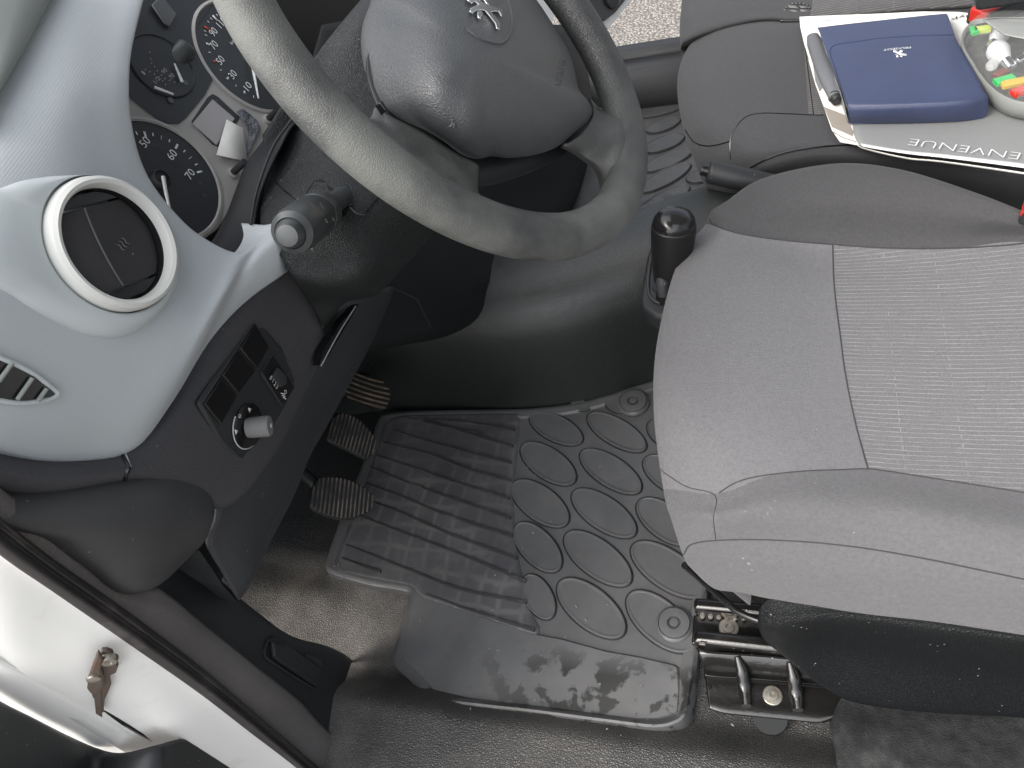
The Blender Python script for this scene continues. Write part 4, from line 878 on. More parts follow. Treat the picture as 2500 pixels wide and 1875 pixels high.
for x, y in ((388, 189), (394, 183), (404, 207), (397, 197), (366, 175), (377, 181), (384, 173), (377, 163), (370, 154), (368, 144), (355, 170), (414, 196), (426, 201), (437, 205), (403, 192), (365, 128)):
    p = GP.px(x, y, .003); prism('tick', [p - GP.r * .0010 - GP.u * .0003, p + GP.r * .0010 - GP.u * .0003, p + GP.r * .0010 + GP.u * .0003, p - GP.r * .0010 + GP.u * .0003], GP.n * .0002, M['lcd'], tw, 0)
lathe('lamp_dot', GP.px(453, 202, .003), GP.n, [(.0025, 0), (0, .0002)], M['mark'], tw, 20); lathe('lamp_dot', GP.px(417, 244, .003), GP.n, [(.0028, 0), (0, .0002)], M['mark'], tw, 20)
prism('reflector_block', pp(GP, [(368, 14), (392, -10), (430, 37), (414, 68), (400, 60)], .004), GP.n * .002, M['mark'], tw, .001)
lathe('warning_lamp', GP.px(455, 118, .004), (GP.n * .5 + GP.r * .7).normalized(), [(.010, -.02), (.0098, 0), (.008, .003), (.004, .0045), (0, .005)], M['stalkm'], tw, 40)
# display, tape and two reset stalks
dsp = prism('display', pp(GP, [(468, 296), (508, 236), (520, 228), (534, 236), (586, 285), (545, 362), (520, 352)], .0012), GP.n * -.002, M['soft'], clu, .001)
prism('screen', pp(GP, [(470, 301), (519, 242), (574, 289), (529, 354)], .0024), GP.n * -.001, M['lcd'], dsp, .0004)
for (bx, by, tx, ty) in ((566, 424, 597, 395), (652, 293, 677, 270)):
    b0 = GP.px(bx, by, .0); st_ = lathe('reset_button', b0, GP.n, [(.0052, 0), (.005, .003), (.0042, .0035), (.0036, .0036)], M['clus'], clu, 28)
    r = ray(tx, ty); r.normalize()
    # stem end: nearest point of its sight line to the line through the base along the plane normal
    d = GP.n; w0 = b0 - CAM; bq = d.dot(r); s = (bq * w0.dot(r) - w0.dot(d)) / (1 - bq * bq); s = max(.012, min(s, .024))
    ax_ = ((CAM + r * ((b0 + d * s - CAM).dot(r))) - b0)
    tube('button_stem', [b0, b0 + ax_], .0031, M['black'], st_, n=20)
paper = prism('paper_scrap', pp(GP, [(553, 292), (592, 313), (605, 395), (528, 378)], .0052), GP.n * .0004, M['paper'], None, 0)
tag(paper, 'torn white paper scrap stuck over the grey instrument display', 'paper scrap')
tpn = []
random.seed(2)
tg = [[(575, 270), (590, 285), (604, 320), (600, 360), (600, 392)], [(590, 262), (606, 285), (618, 315), (612, 345), (604, 380)], [(600, 275), (622, 290), (632, 312), (622, 332), (610, 362)]]
tp = net('clear_tape', [[GP.px(x + random.uniform(-3, 3), y + random.uniform(-3, 3), .0025 + random.random() * .002) for x, y in r_] for r_ in tg], M['tape'], None, 4, 4, sol=.0003)
tag(tp, 'crinkled clear tape over the dial cover beside the white paper scrap', 'tape')
# lower gauge trim (black curved frame down to the column) and dark binnacle behind
net('binnacle_trim', [
    [(720, 240, -.462), (690, 278, -.463), (640, 345, -.463), (600, 400, -.464), (575, 465, -.465), (548, 532, -.466), (505, 600, -.462), (450, 560, -.462)],
    [(745, 270, -.445), (712, 287, -.452), (652, 352, -.455), (610, 410, -.455), (585, 475, -.455), (560, 545, -.453), (530, 592, -.445), (500, 592, -.445)],
    [(760, 310, -.43), (710, 300, -.436), (672, 360, -.438), (642, 420, -.440), (622, 480, -.440), (613, 545, -.436), (595, 600, -.432), (560, 625, -.432)],
    [(770, 320, -.43), (722, 300, -.431), (682, 362, -.432), (652, 425, -.434), (632, 480, -.435), (620, 545, -.432), (640, 600, -.425), (600, 640, -.43)],
], M['dark'], dash, 5, 5, k='x', sol=.002)
tube('trim_edge', [W(714, 290, -.429, 'x'), W(670, 352, -.431, 'x'), W(640, 425, -.433, 'x'), W(622, 485, -.434, 'x'), W(612, 548, -.430, 'x')], .0013, M['black'], dash, n=8)
# dark mass of the dashboard behind and below the wheel
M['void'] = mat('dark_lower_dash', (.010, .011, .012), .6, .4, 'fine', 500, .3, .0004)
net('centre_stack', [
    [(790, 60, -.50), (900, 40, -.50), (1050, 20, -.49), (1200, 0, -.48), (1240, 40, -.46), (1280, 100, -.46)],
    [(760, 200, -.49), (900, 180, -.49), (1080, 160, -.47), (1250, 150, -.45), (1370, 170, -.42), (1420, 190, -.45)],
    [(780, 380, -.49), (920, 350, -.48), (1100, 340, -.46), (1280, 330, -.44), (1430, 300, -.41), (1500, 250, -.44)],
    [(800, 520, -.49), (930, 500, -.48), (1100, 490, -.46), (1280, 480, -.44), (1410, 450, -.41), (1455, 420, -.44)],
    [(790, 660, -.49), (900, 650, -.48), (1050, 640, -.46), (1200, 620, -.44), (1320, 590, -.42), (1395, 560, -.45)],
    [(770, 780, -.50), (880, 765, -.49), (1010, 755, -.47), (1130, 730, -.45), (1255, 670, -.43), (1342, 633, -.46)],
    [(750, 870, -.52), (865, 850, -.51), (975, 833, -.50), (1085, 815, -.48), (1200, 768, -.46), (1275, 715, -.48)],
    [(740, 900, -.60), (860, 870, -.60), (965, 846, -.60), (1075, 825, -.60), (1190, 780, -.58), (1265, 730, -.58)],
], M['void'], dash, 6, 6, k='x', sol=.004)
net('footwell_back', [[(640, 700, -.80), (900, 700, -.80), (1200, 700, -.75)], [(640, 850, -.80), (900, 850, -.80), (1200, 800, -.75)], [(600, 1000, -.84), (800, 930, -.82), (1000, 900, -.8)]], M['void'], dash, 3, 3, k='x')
seam('panel_line', bvh(bpy.data.objects['centre_stack']), [(958, 703), (1012, 728), (1024, 745), (1052, 800)], M['black'], dash, .0012)
# ================================================================== STEERING WHEEL
wa, we = math.radians(2.8), math.radians(35.5)
wn = Vector((math.cos(we) * math.cos(wa), math.cos(we) * math.sin(wa), math.sin(we)))
WP = Plane((-.23, .527, .748), wn)
# column shroud
col_ = thing('steering_column', 'black steering column shroud with light stalk under the wheel', 'steering column', (-.4, .5, .6))
shr = net('shroud', [
    [(640, 330, -.46), (700, 240, -.44), (790, 110, -.42), (880, 0, -.40), (960, -90, -.38)],
    [(652, 410, -.455), (724, 300, -.435), (800, 180, -.41), (890, 70, -.385), (1000, -20, -.365)],
    [(642, 480, -.438), (740, 390, -.413), (850, 300, -.385), (950, 230, -.36), (1060, 160, -.335)],
    [(636, 545, -.424), (735, 480, -.394), (860, 420, -.364), (980, 400, -.341), (1120, 380, -.316)],
    [(668, 600, -.410), (770, 560, -.376), (880, 520, -.350), (1000, 500, -.327), (1140, 440, -.31)],
    [(700, 650, -.402), (800, 640, -.372), (900, 610, -.346), (1010, 560, -.34), (1150, 450, -.32)],
    [(722, 692, -.404), (815, 700, -.376), (905, 672, -.352), (1000, 600, -.352), (1150, 460, -.33)],
    [(756, 740, -.432), (834, 728, -.408), (895, 722, -.390), (960, 680, -.37), (1150, 460, -.35)],
    [(790, 795, -.445), (838, 742, -.425), (905, 722, -.42), (965, 670, -.40), (1150, 460, -.37)],
    [(800, 790, -.48), (850, 730, -.46), (910, 700, -.45), (960, 640, -.43), (1150, 440, -.40)],
], M['shroud'], col_, 6, 8, k='x', sol=.003)
sb_ = bvh(shr)
seam('split_line', sb_, [(660, 430), (700, 470), (760, 500), (850, 500), (861, 504)], M['gloss'], col_, .0008)
seam('split_line', sb_, [(848, 500), (856, 508), (872, 522), (890, 524), (902, 510), (922, 484), (960, 470), (1040, 450)], M['gloss'], col_, .0009)
prism('stalk_opening', [q for q in (hit(sb_, x, y, .001) for x, y in [(745, 470), (765, 440), (785, 436), (820, 470), (852, 500), (845, 525), (822, 540), (800, 535)]) if q], (0, 0, -.001), M['gloss'], col_, .0004)
s0 = W(850, 470, -.37, 'x'); s1 = W(706, 572, .545, 'd')
sd = (s1 - s0).normalized(); sl_ = (s1 - s0).length
# light stalk
ls = lathe('light_stalk', s0, sd, [(.008, 0), (.009, sl_ * .3), (.012, sl_ * .42), (.0165, sl_ * .50), (.0170, sl_ * .60), (.0163, sl_ * .605), (.0163, sl_ * .62), (.0172, sl_ * .63), (.0172, sl_ * .88), (.0158, sl_ * .96), (.0118, sl_ * .985), (.0114, sl_ * .975), (.0108, sl_ * .98), (.0105, sl_), (.008, sl_ * 1.03), (0, sl_ * 1.04)], M['stalkm'], col_, 48, hint=AY)
a_s, u_s, v_s = basis(sd, AY)
vv = -AZ * 0 + (CAM - s0).normalized(); vv = (vv - a_s * vv.dot(a_s)).normalized(); ww = a_s.cross(vv)
for (l, ang_, tx) in ((.80, -18, 'O ='), (.74, 8, '\u2261O'), (.69, -30, 'D-'), (.82, 22, 'oo')):
    q = (vv * math.cos(math.radians(ang_)) + ww * math.sin(math.radians(ang_)))
    text('stalk_mark', tx, s0 + a_s * (sl_ * l) + q * .0174, ww, a_s, .0045, M['lcd'], ls)
# the wheel itself
sw = thing('steering_wheel', 'black worn steering wheel with chrome lion emblem on its airbag pad', 'steering wheel', WP.o)
R_, r_ = .178, .0165
vs, fs = [], []; nu, nv = 180, 22
for i in range(nu):
    a = 2 * math.pi * i / nu; d = WP.r * math.cos(a) + WP.u * math.sin(a)
    for j in range(nv):
        b = 2 * math.pi * j / nv
        rr = r_ * (1 + .04 * math.cos(2 * b))
        if abs(math.sin((b - math.radians(205)) / 2)) < .045: rr *= .955       # moulding line on the rim
        vs.append(WP.o + d * (R_ + rr * math.cos(b)) + WP.n * rr * math.sin(b))
for i in range(nu):
    for j in range(nv): fs.append((i * nv + j, ((i + 1) % nu) * nv + j, ((i + 1) % nu) * nv + (j + 1) % nv, i * nv + (j + 1) % nv))
mk('rim', vs, fs, M['rim'], sw)
def wp(x, y, h): return WP.px(x, y, h)
# left spoke and lower spoke
net('spoke', [
    [wp(915, 262, -0.0350), wp(900, 290, -0.0320), wp(850, 285, -0.0270), wp(790, 215, -0.0130)],
    [wp(930, 268, -0.0120), wp(934, 300, -0.0090), wp(900, 290, -0.0010), wp(850, 270, -0.0010)],
    [wp(966, 290, -0.0060), wp(985, 345, 0.0010), wp(960, 365, 0.0090), wp(915, 335, 0.0070)],
    [wp(1044, 330, -0.0060), wp(1030, 385, 0.0030), wp(1010, 430, 0.0110), wp(990, 430, 0.0090)],
    [wp(1112, 372, -0.0060), wp(1090, 420, 0.0030), wp(1080, 465, 0.0100), wp(1070, 490, 0.0090)],
    [wp(1158, 396, -0.0100), wp(1140, 432, -0.0030), wp(1135, 470, 0.0050), wp(1130, 515, 0.0070)],
    [wp(1168, 405, -0.0180), wp(1166, 440, -0.0130), wp(1168, 470, -0.0070), wp(1190, 520, 0.0020)],
    [wp(1168, 410, -0.0400), wp(1160, 450, -0.0370), wp(1160, 480, -0.0320), wp(1190, 510, -0.0180)],
], M['rim'], sw, 8, 8, sol=.003)
net('spoke', [
    [wp(1440, 240, -0.0350), wp(1470, 265, -0.0270), wp(1500, 250, -0.0220), wp(1530, 220, -0.0130)],
    [wp(1448, 255, -0.0120), wp(1478, 275, -0.0050), wp(1510, 268, 0.0030), wp(1530, 250, 0.0030)],
    [wp(1446, 285, -0.0060), wp(1480, 310, -0.0010), wp(1520, 325, 0.0090), wp(1550, 330, 0.0090)],
    [wp(1420, 325, -0.0080), wp(1462, 350, -0.0070), wp(1500, 370, 0.0050), wp(1540, 390, 0.0090)],
    [wp(1385, 352, -0.0100), wp(1435, 375, -0.0130), wp(1480, 400, -0.0030), wp(1525, 430, 0.0070)],
    [wp(1370, 360, -0.0200), wp(1412, 378, -0.0210), wp(1460, 412, -0.0130), wp(1500, 470, 0.0030)],
    [wp(1368, 360, -0.0450), wp(1408, 382, -0.0420), wp(1455, 425, -0.0350), wp(1470, 500, -0.0130)],
], M['rim'], sw, 8, 8, sol=.003)
net('hub_base', [[wp(905, 80, -.03), wp(900, 180, -.03), wp(930, 270, -.03)], [wp(1000, 60, -.028), wp(1030, 190, -.028), wp(1060, 340, -.028)], [wp(1160, 60, -.028), wp(1200, 200, -.028), wp(1166, 452, -.035)], [wp(1330, 60, -.028), wp(1390, 200, -.028), wp(1385, 372, -.035)], [wp(1380, 60, -.03), wp(1430, 160, -.03), wp(1450, 270, -.035)]], M['dark'], sw, 5, 5)
# airbag pad
po = [(902, -60), (905, 0), (885, 61), (882, 122), (890, 170), (905, 215), (932, 256), (963, 281), (995, 299), (1044, 321), (1085, 346), (1125, 376), (1150, 386), (1172, 388), (1200, 382), (1247, 386), (1308, 378), (1361, 358), (1398, 327), (1435, 295), (1447, 270), (1437, 248), (1414, 220), (1404, 175), (1390, 130), (1353, 65), (1310, 0), (1265, -50), (1180, -110), (1050, -130), (950, -110)]
pr = resample(spl([Vector((x, y, 0)) for x, y in po], 6, True) + [Vector((po[0][0], po[0][1], 0))], 161)[:-1]
pcx = Vector((1165, 120, 0))
rws = []
for s, h in ((1.0, -.030), (1.0, -.006), (.992, -.001), (.965, .004), (.90, .010), (.78, .018), (.6, .026), (.42, .031), (.22, .034), (.0, .035)):
    row = []
    for p in pr:
        q = pcx + (p - pcx) * s
        lx = (1062 - q.x) / 150; lft = .034 * (math.sqrt(lx * lx + .02) + lx) / 2     # left face falls away to a soft crease
        bx_ = (q.y - 300) / 100; bt = .010 * (math.sqrt(bx_ * bx_ + .03) + bx_) / 2
        row.append(WP.px(q.x, q.y, h - lft - bt))
    rws.append(row)
n_ = len(pr); vs = [p for r in rws for p in r]; fs = []
for k in range(len(rws) - 1):
    for i in range(n_): fs.append((k * n_ + i, k * n_ + (i + 1) % n_, (k + 1) * n_ + (i + 1) % n_, (k + 1) * n_ + i))
pad = mk('airbag_pad', vs, fs, M['leather'], sw, face_cam=True)
pb = bvh(pad)
def on(x, y, l=.0004): return hit(pb, x, y, l)
# round seat of the emblem
seam('emblem_ring', pb, [(1140, 72), (1168, 92), (1200, 104), (1222, 106), (1240, 92), (1250, 60), (1248, 30), (1240, 0), (1225, -40)], M['leather'], pad, .0012, .0)
en = face_n([on(1150, 20), on(1180, 90), on(1230, 60), on(1220, 10)])
EP = Plane(on(1190, 40, .0015), en)
def emb(name, poly, dx, dy, f, pl, m, parent, th=.0016, e=.0006): return prism(name, [pl.px(x0 * f + dx, y0 * f + dy) for x0, y0 in poly], pl.n * th, m, parent, e)
# the standing lion, simplified: head, body, fore paws, hind legs, tail (picture coordinates)
em = lathe('emblem', EP.px(1178, 24), EP.n, [(.001, 0), (.0012, .001), (0, .0014)], M['chrome'], sw, 12)
for P_ in ([(1137, -12), (1155, -14), (1166, -4), (1172, 8), (1186, 14), (1212, 22), (1224, 30), (1225, 34), (1222, 44), (1216, 32), (1205, 31), (1196, 33), (1206, 44), (1217, 58), (1219, 64), (1217, 76), (1210, 72), (1207, 60), (1200, 50), (1190, 38), (1183, 30), (1174, 28), (1160, 30), (1152, 36), (1145, 31), (1145, 25), (1156, 18), (1166, 14), (1158, 6), (1150, 12), (1140, 4)],
           [(1163, 32), (1174, 30), (1176, 38), (1172, 46), (1171, 50), (1166, 46), (1163, 40)],
           [(1172, -8), (1180, -6), (1188, 6), (1192, 16), (1186, 12), (1180, 2)]):
    prism('emblem_relief', [EP.px(x, y) for x, y in P_], EP.n * .0016, M['chrome'], em, .0005)
AP = Plane(on(1366, 182, .0004), face_n([on(1360, 160), on(1360, 210), on(1385, 200), on(1380, 160)]))
airt = text('airbag_lettering', 'AIRBAG', AP.px(1366, 182, .0012), AP.px(1380, 146) - AP.px(1360, 216), AP.px(1350, 180) - AP.px(1375, 186), .0085, M['gloss'], pad, width=.027, lean=.15)
_og = org(pad); _c = AP.px(1366, 182, .0012); _r = (AP.px(1380, 146) - AP.px(1360, 216)).normalized(); _u = AP.px(1350, 180) - AP.px(1375, 186); _u = (_u - _r * _r.dot(_u)).normalized()
for v in airt.data.vertices:                     # moulded lettering pressed onto the curve of the pad
    d = v.co + _og - _c; a_, b_ = d.dot(_r) / .027, d.dot(_u) / .0085
    h = hit(pb, 1368 + 13 * a_ - 24 * b_, 182 - 68 * a_ - 5 * b_, .0005)
    if h is not None: v.co = h - _og
HP = Plane(on(1104, 302, .0004), face_n([on(1095, 290), on(1095, 315), on(1115, 310), on(1112, 292)]))
tube('horn_mark', [HP.px(1098, 309, .0006), HP.px(1104, 303, .0006), HP.px(1103, 292, .0006)], .0006, M['spoke'], pad, n=6)
prism('horn_mark', [HP.px(1106, 300, .0003), HP.px(1111, 300, .0003), HP.px(1110, 312, .0003), HP.px(1104, 310, .0003)], HP.n * .0005, M['spoke'], pad, .0002)
prism('pad_clip', [wp(926, 246, -.006), wp(934, 243, -.006), wp(948, 266, -.006), wp(942, 270, -.006)], WP.n * -.006, M['gloss'], sw, .001)
# ================================================================== DRIVER'S SEAT
seat = thing('driver_seat', 'large grey fabric driver seat cushion with striped centre in the foreground right', 'seat', (.15, .55, .0))
cn = [  # control net of the cushion: far side -> near side, front -> rear; column 3 is the centre-panel seam
    [(1734, 527, .30), (1775, 492, .335), (1860, 436, .37), (2030, 400, .40), (2180, 410, .405), (2340, 457, .40), (2520, 530, .385), (2760, 660, .37)],
    [(1728, 535, .312), (1785, 515, .348), (1890, 492, .376), (2040, 485, .392), (2190, 492, .396), (2350, 520, .39), (2530, 562, .38), (2760, 680, .37)],
    [(1722, 548, .318), (1790, 566, .345), (1905, 586, .350), (2033, 597, .350), (2170, 606, .352), (2332, 606, .354), (2510, 592, .358), (2760, 660, .36)],
    [(1655, 640, .325), (1740, 650, .350), (1880, 680, .357), (2040, 715, .348), (2190, 725, .345), (2350, 730, .343), (2540, 735, .343), (2780, 760, .343)],
    [(1605, 830, .325), (1680, 850, .352), (1850, 860, .359), (2058, 868, .346), (2200, 880, .342), (2370, 890, .340), (2570, 900, .340), (2800, 915, .34)],
    [(1596, 1000, .325), (1670, 1010, .354), (1850, 1015, .360), (2085, 1020, .346), (2230, 1035, .342), (2400, 1050, .340), (2600, 1070, .340), (2820, 1090, .34)],
    [(1622, 1195, .312), (1755, 1204, .347), (1900, 1157, .356), (2119, 1145, .349), (2250, 1163, .347), (2420, 1190, .346), (2620, 1222, .346), (2850, 1260, .346)],
    [(1640, 1265, .305), (1750, 1262, .343), (1900, 1240, .354), (2110, 1242, .354), (2260, 1258, .355), (2430, 1290, .354), (2620, 1325, .354), (2850, 1370, .354)],
    [(1668, 1352, .285), (1755, 1319, .317), (1900, 1319, .326), (2110, 1338, .328), (2270, 1366, .329), (2430, 1400, .329), (2640, 1443, .329), (2880, 1490, .329)],
    [(1692, 1392, .255), (1780, 1385, .285), (1910, 1400, .295), (2110, 1425, .296), (2270, 1448, .296), (2430, 1475, .296), (2640, 1510, .296), (2880, 1550, .296)],
    [(1755, 1438, .225), (1815, 1448, .235), (1920, 1470, .245), (2110, 1500, .245), (2270, 1520, .245), (2450, 1545, .245), (2650, 1575, .245), (2900, 1610, .245)],
]
C3 = []
for k, r_w in enumerate(cn):
    p = [W(*q) for q in r_w]
    wrap = Vector((.018, 0, -.035)) if k < 9 else Vector((.018, .012, -.002))
    C3.append([p[0] + wrap * 2.2 + Vector((.02, 0, -.04 if k < 9 else .0)), p[0] + wrap] + p)
C3.insert(0, [p + Vector((0, .006, -.06)) for p in C3[0]]); C3.insert(0, [p + Vector((0, .0, -.16)) for p in C3[0]])
C3.append([p + Vector((.01, .04, -.006)) for p in C3[-1]])
mr, nc = 10, 10
G = grid(C3, mr, nc)
def sub_g(i0, i1, j0, j1): return [r[j0 * nc:j1 * nc + 1] for r in G[i0 * mr:i1 * mr + 1]]
def cpart(name, i0, i1, j0, j1, m, label=None):
    vs, fs = gmesh(sub_g(i0, i1, j0, j1)); o = mk(name, vs, fs, m, seat, face_cam=True, sol=.0)
    if label: o['label'] = label
    return o
JE = len(C3[0]) - 1
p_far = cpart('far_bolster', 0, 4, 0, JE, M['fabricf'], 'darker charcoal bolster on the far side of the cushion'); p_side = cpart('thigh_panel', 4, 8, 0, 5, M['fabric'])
p_ctr = cpart('centre_panel', 4, 8, 5, JE, M['stripe'], 'striped centre panel of the seat cushion')
p_near = cpart('near_bolster', 8, len(C3) - 1, 0, JE, M['fabric2'])
def calc(o):       # smooth across the seams: take normals from the whole cushion
    pass
sbv = bvh(p_far, p_side, p_ctr, p_near)
S_ = lambda pts, r=.0009, l=.0: seam('seam', sbv, pts, M['thread'], seat, r * .75, l)
S_([(1733, 536), (1742, 549), (1803, 570), (1905, 586), (2033, 597), (2170, 606), (2332, 606), (2454, 599), (2510, 592)], .0011)
S_([(2033, 598), (2037, 702), (2052, 824), (2064, 913), (2088, 1031), (2119, 1145)], .0010)
S_([(2510, 1204), (2420, 1190), (2292, 1170), (2170, 1151), (2119, 1145), (2048, 1147), (1954, 1151), (1852, 1163), (1795, 1179), (1755, 1204)], .0009)
S_([(1603, 1120), (1612, 1145), (1645, 1170), (1681, 1190), (1746, 1210), (1742, 1267), (1748, 1319)], .0007)
S_([(1668, 1358), (1681, 1334), (1706, 1324), (1751, 1319), (1824, 1317), (1900, 1319), (2007, 1326), (2129, 1341), (2270, 1366), (2400, 1393), (2510, 1416)], .0010)
box('seat_pan', (.32, .58, .155), (1, 0, 0), (0, 1, 0), (0, 0, 1), .74, .40, .14, M['under'], seat, .01)
strim = loft('side_cover', [
    [(1870, 1475, .235), (1900, 1460, .245), (1966, 1452, .252), (2047, 1455, .255), (2251, 1480, .258), (2500, 1514, .258), (2750, 1550, .258)],
    [(1858, 1478, .235), (1885, 1462, .248), (1966, 1456, .256), (2047, 1460, .259), (2251, 1484, .262), (2500, 1518, .262), (2750, 1552, .262)],
    [(1853, 1492, .228), (1890, 1480, .244), (1966, 1472, .253), (2047, 1476, .256), (2250, 1500, .259), (2500, 1536, .259), (2750, 1570, .259)],
    [(1850, 1512, .215), (1886, 1510, .232), (1950, 1498, .243), (2047, 1495, .247), (2240, 1518, .250), (2500, 1554, .250), (2750, 1590, .250)],
    [(1852, 1530, .200), (1882, 1540, .212), (1940, 1532, .224), (2047, 1522, .230), (2240, 1545, .233), (2500, 1580, .233), (2750, 1615, .233)],
    [(1862, 1556, .175), (1890, 1568, .175), (1940, 1575, .170), (2047, 1590, .150), (2240, 1625, .140), (2500, 1655, .140), (2750, 1690, .140)],
    [(1885, 1580, .150), (1925, 1611, .130), (1966, 1643, .110), (2040, 1690, .075), (2100, 1712, .062), (2251, 1733, .055), (2500, 1748, .055), (2750, 1770, .055)],
    [(1890, 1575, .14), (1930, 1606, .12), (1970, 1638, .10), (2042, 1684, .065), (2102, 1706, .052), (2251, 1726, .045), (2500, 1740, .045), (2750, 1760, .045)],
], M['shroud2'] if 'shroud2' in M else M['soft'], seat, n=50, mr=6, sol=.003)
tube('adjuster_bar', [(1672, 1380, .20), (1690, 1396, .18), (1722, 1424, .14), (1763, 1460, .105), (1795, 1489, .088), (1844, 1512, .085), (1890, 1525, .09)], .0042, M['gloss'], seat, n=14)
# ================================================================== seat rail, bracket, carpet
rl = thing('seat_rail', 'black greasy steel seat rail and bolted bracket under the driver seat', 'seat rail', W(1780, 1560, .03))
xa = Vector((1, 0, 0)); ya = Vector((0, 1, 0)); za = Vector((0, 0, 1))
def railbox(name, y0, z0, wy, hz, x0, x1, m, e=.003, parent=rl): return box(name, ((x0 + x1) / 2, y0, z0), xa, ya, za, x1 - x0, wy, hz, m, parent, e, 3)
pR1 = W(1693, 1484, .04); pR2 = W(1693, 1556, .04)
railbox('rail', pR1.y + .006, .028, .016, .030, pR1.x, .35, M['railm'], .005)
railbox('rail', pR2.y, .030, .018, .036, pR2.x, .35, M['railm'], .006)
railbox('rail_web', (pR1.y + pR2.y) / 2, .012, pR1.y - pR2.y, .010, pR1.x - .002, .35, M['railm'], .002)
railbox('rail', pR1.y + .045, .028, .016, .030, pR1.x + .05, .35, M['railm'], .004)
for i in range(6): lathe('tooth', W(1715 + 20 * i, 1506 + i, .020), za, [(.0034, 0), (.003, .002), (0, .0022)], M['steel'], rl, 12)
def torx(name, o, n, R, m, parent):
    b = lathe(name, o, n, [(R, 0), (R, .0012), (R * .92, .0018), (R * .60, .0020), (R * .56, .0034), (R * .30, .0036), (R * .26, .0015), (0, .0015)], m, parent, 36, shade=25)
    return b
torx('bolt', W(1779, 1533, .018), za, .0125, M['steel'], rl)
railbox('clip', pR2.y - .010, .050, .004, .003, pR2.x + .008, pR2.x + .016, M['steel'], .0005)
brk = loft('bracket', [
    [(1700, 1580, .035), (1730, 1588, .035), (1800, 1594, .035), (1900, 1602, .035), (2000, 1612, .035), (2100, 1625, .035)],
    [(1706, 1598, .033), (1735, 1600, .035), (1810, 1605, .035), (1900, 1612, .035), (2000, 1624, .035), (2105, 1640, .035)],
    [(1718, 1628, .020), (1745, 1628, .020), (1815, 1636, .020), (1905, 1645, .020), (2005, 1655, .020), (2105, 1668, .020)],
    [(1718, 1648, .004), (1760, 1652, .004), (1815, 1655, .004), (1905, 1662, .004), (2005, 1672, .004), (2100, 1685, .004)],
    [(1722, 1660, .008), (1762, 1660, .008), (1820, 1664, .008), (1910, 1670, .008), (2005, 1680, .008), (2095, 1690, .008)],
    [(1726, 1700, .007), (1765, 1702, .007), (1822, 1705, .007), (1910, 1710, .007), (2000, 1718, .007), (2075, 1720, .007)],
    [(1732, 1728, .006), (1768, 1738, .006), (1825, 1744, .006), (1910, 1752, .006), (1995, 1760, .006), (2035, 1755, .006)],
    [(1736, 1734, .0), (1770, 1743, .0), (1826, 1749, .0), (1910, 1757, .0), (1995, 1765, .0), (2040, 1758, .0)],
], M['railm'], rl, n=60, mr=5, sol=.002)
for (a, b, c) in (((1800, 1602, .036), (1812, 1640, .024), (1822, 1722, .010)), ((1928, 1616, .036), (1938, 1655, .024), (1948, 1732, .010))):
    tube('pressed_rib', [W(*a), W(*b), W(b[0] + 5, b[1] + 35, .012), W(*c)], [.004, .008, .0085, .006], M['railm'], rl, n=14)
torx('bolt', W(1886, 1698, .008), za, .0115, M['steel'], rl)
lathe('rivet', W(1731, 1676, .0085), za, [(.0035, 0), (.003, .001), (0, .0012)], M['railm'], rl, 16)
lathe('washer', W(1880, 1752, -.002), za, [(.020, 0), (.020, .003), (0, .003)], M['black'], rl, 30)
cpt = loft('carpet', [
    [(2028, 1760, .0), (2060, 1700, .02), (2150, 1700, .02), (2300, 1715, .02), (2500, 1725, .02), (2760, 1740, .02)],
    [(2026, 1772, .018), (2060, 1738, .022), (2150, 1735, .022), (2300, 1745, .022), (2500, 1755, .022), (2760, 1770, .022)],
    [(2032, 1800, .026), (2070, 1775, .032), (2150, 1775, .030), (2300, 1785, .026), (2500, 1790, .026), (2760, 1800, .026)],
    [(2040, 1840, .026), (2080, 1830, .034), (2150, 1826, .034), (2300, 1826, .030), (2500, 1830, .030), (2760, 1840, .03)],
    [(2044, 1890, .022), (2090, 1890, .032), (2160, 1885, .034), (2310, 1885, .034), (2500, 1890, .034), (2760, 1900, .034)],
    [(2048, 1960, .02), (2100, 1960, .03), (2170, 1955, .034), (2320, 1955, .034), (2500, 1960, .034), (2760, 1970, .034)],
], M['carpet'], None, n=70, mr=8, sol=.008)
tag(cpt, 'black carpet behind the seat bracket along the lower right', 'carpet')
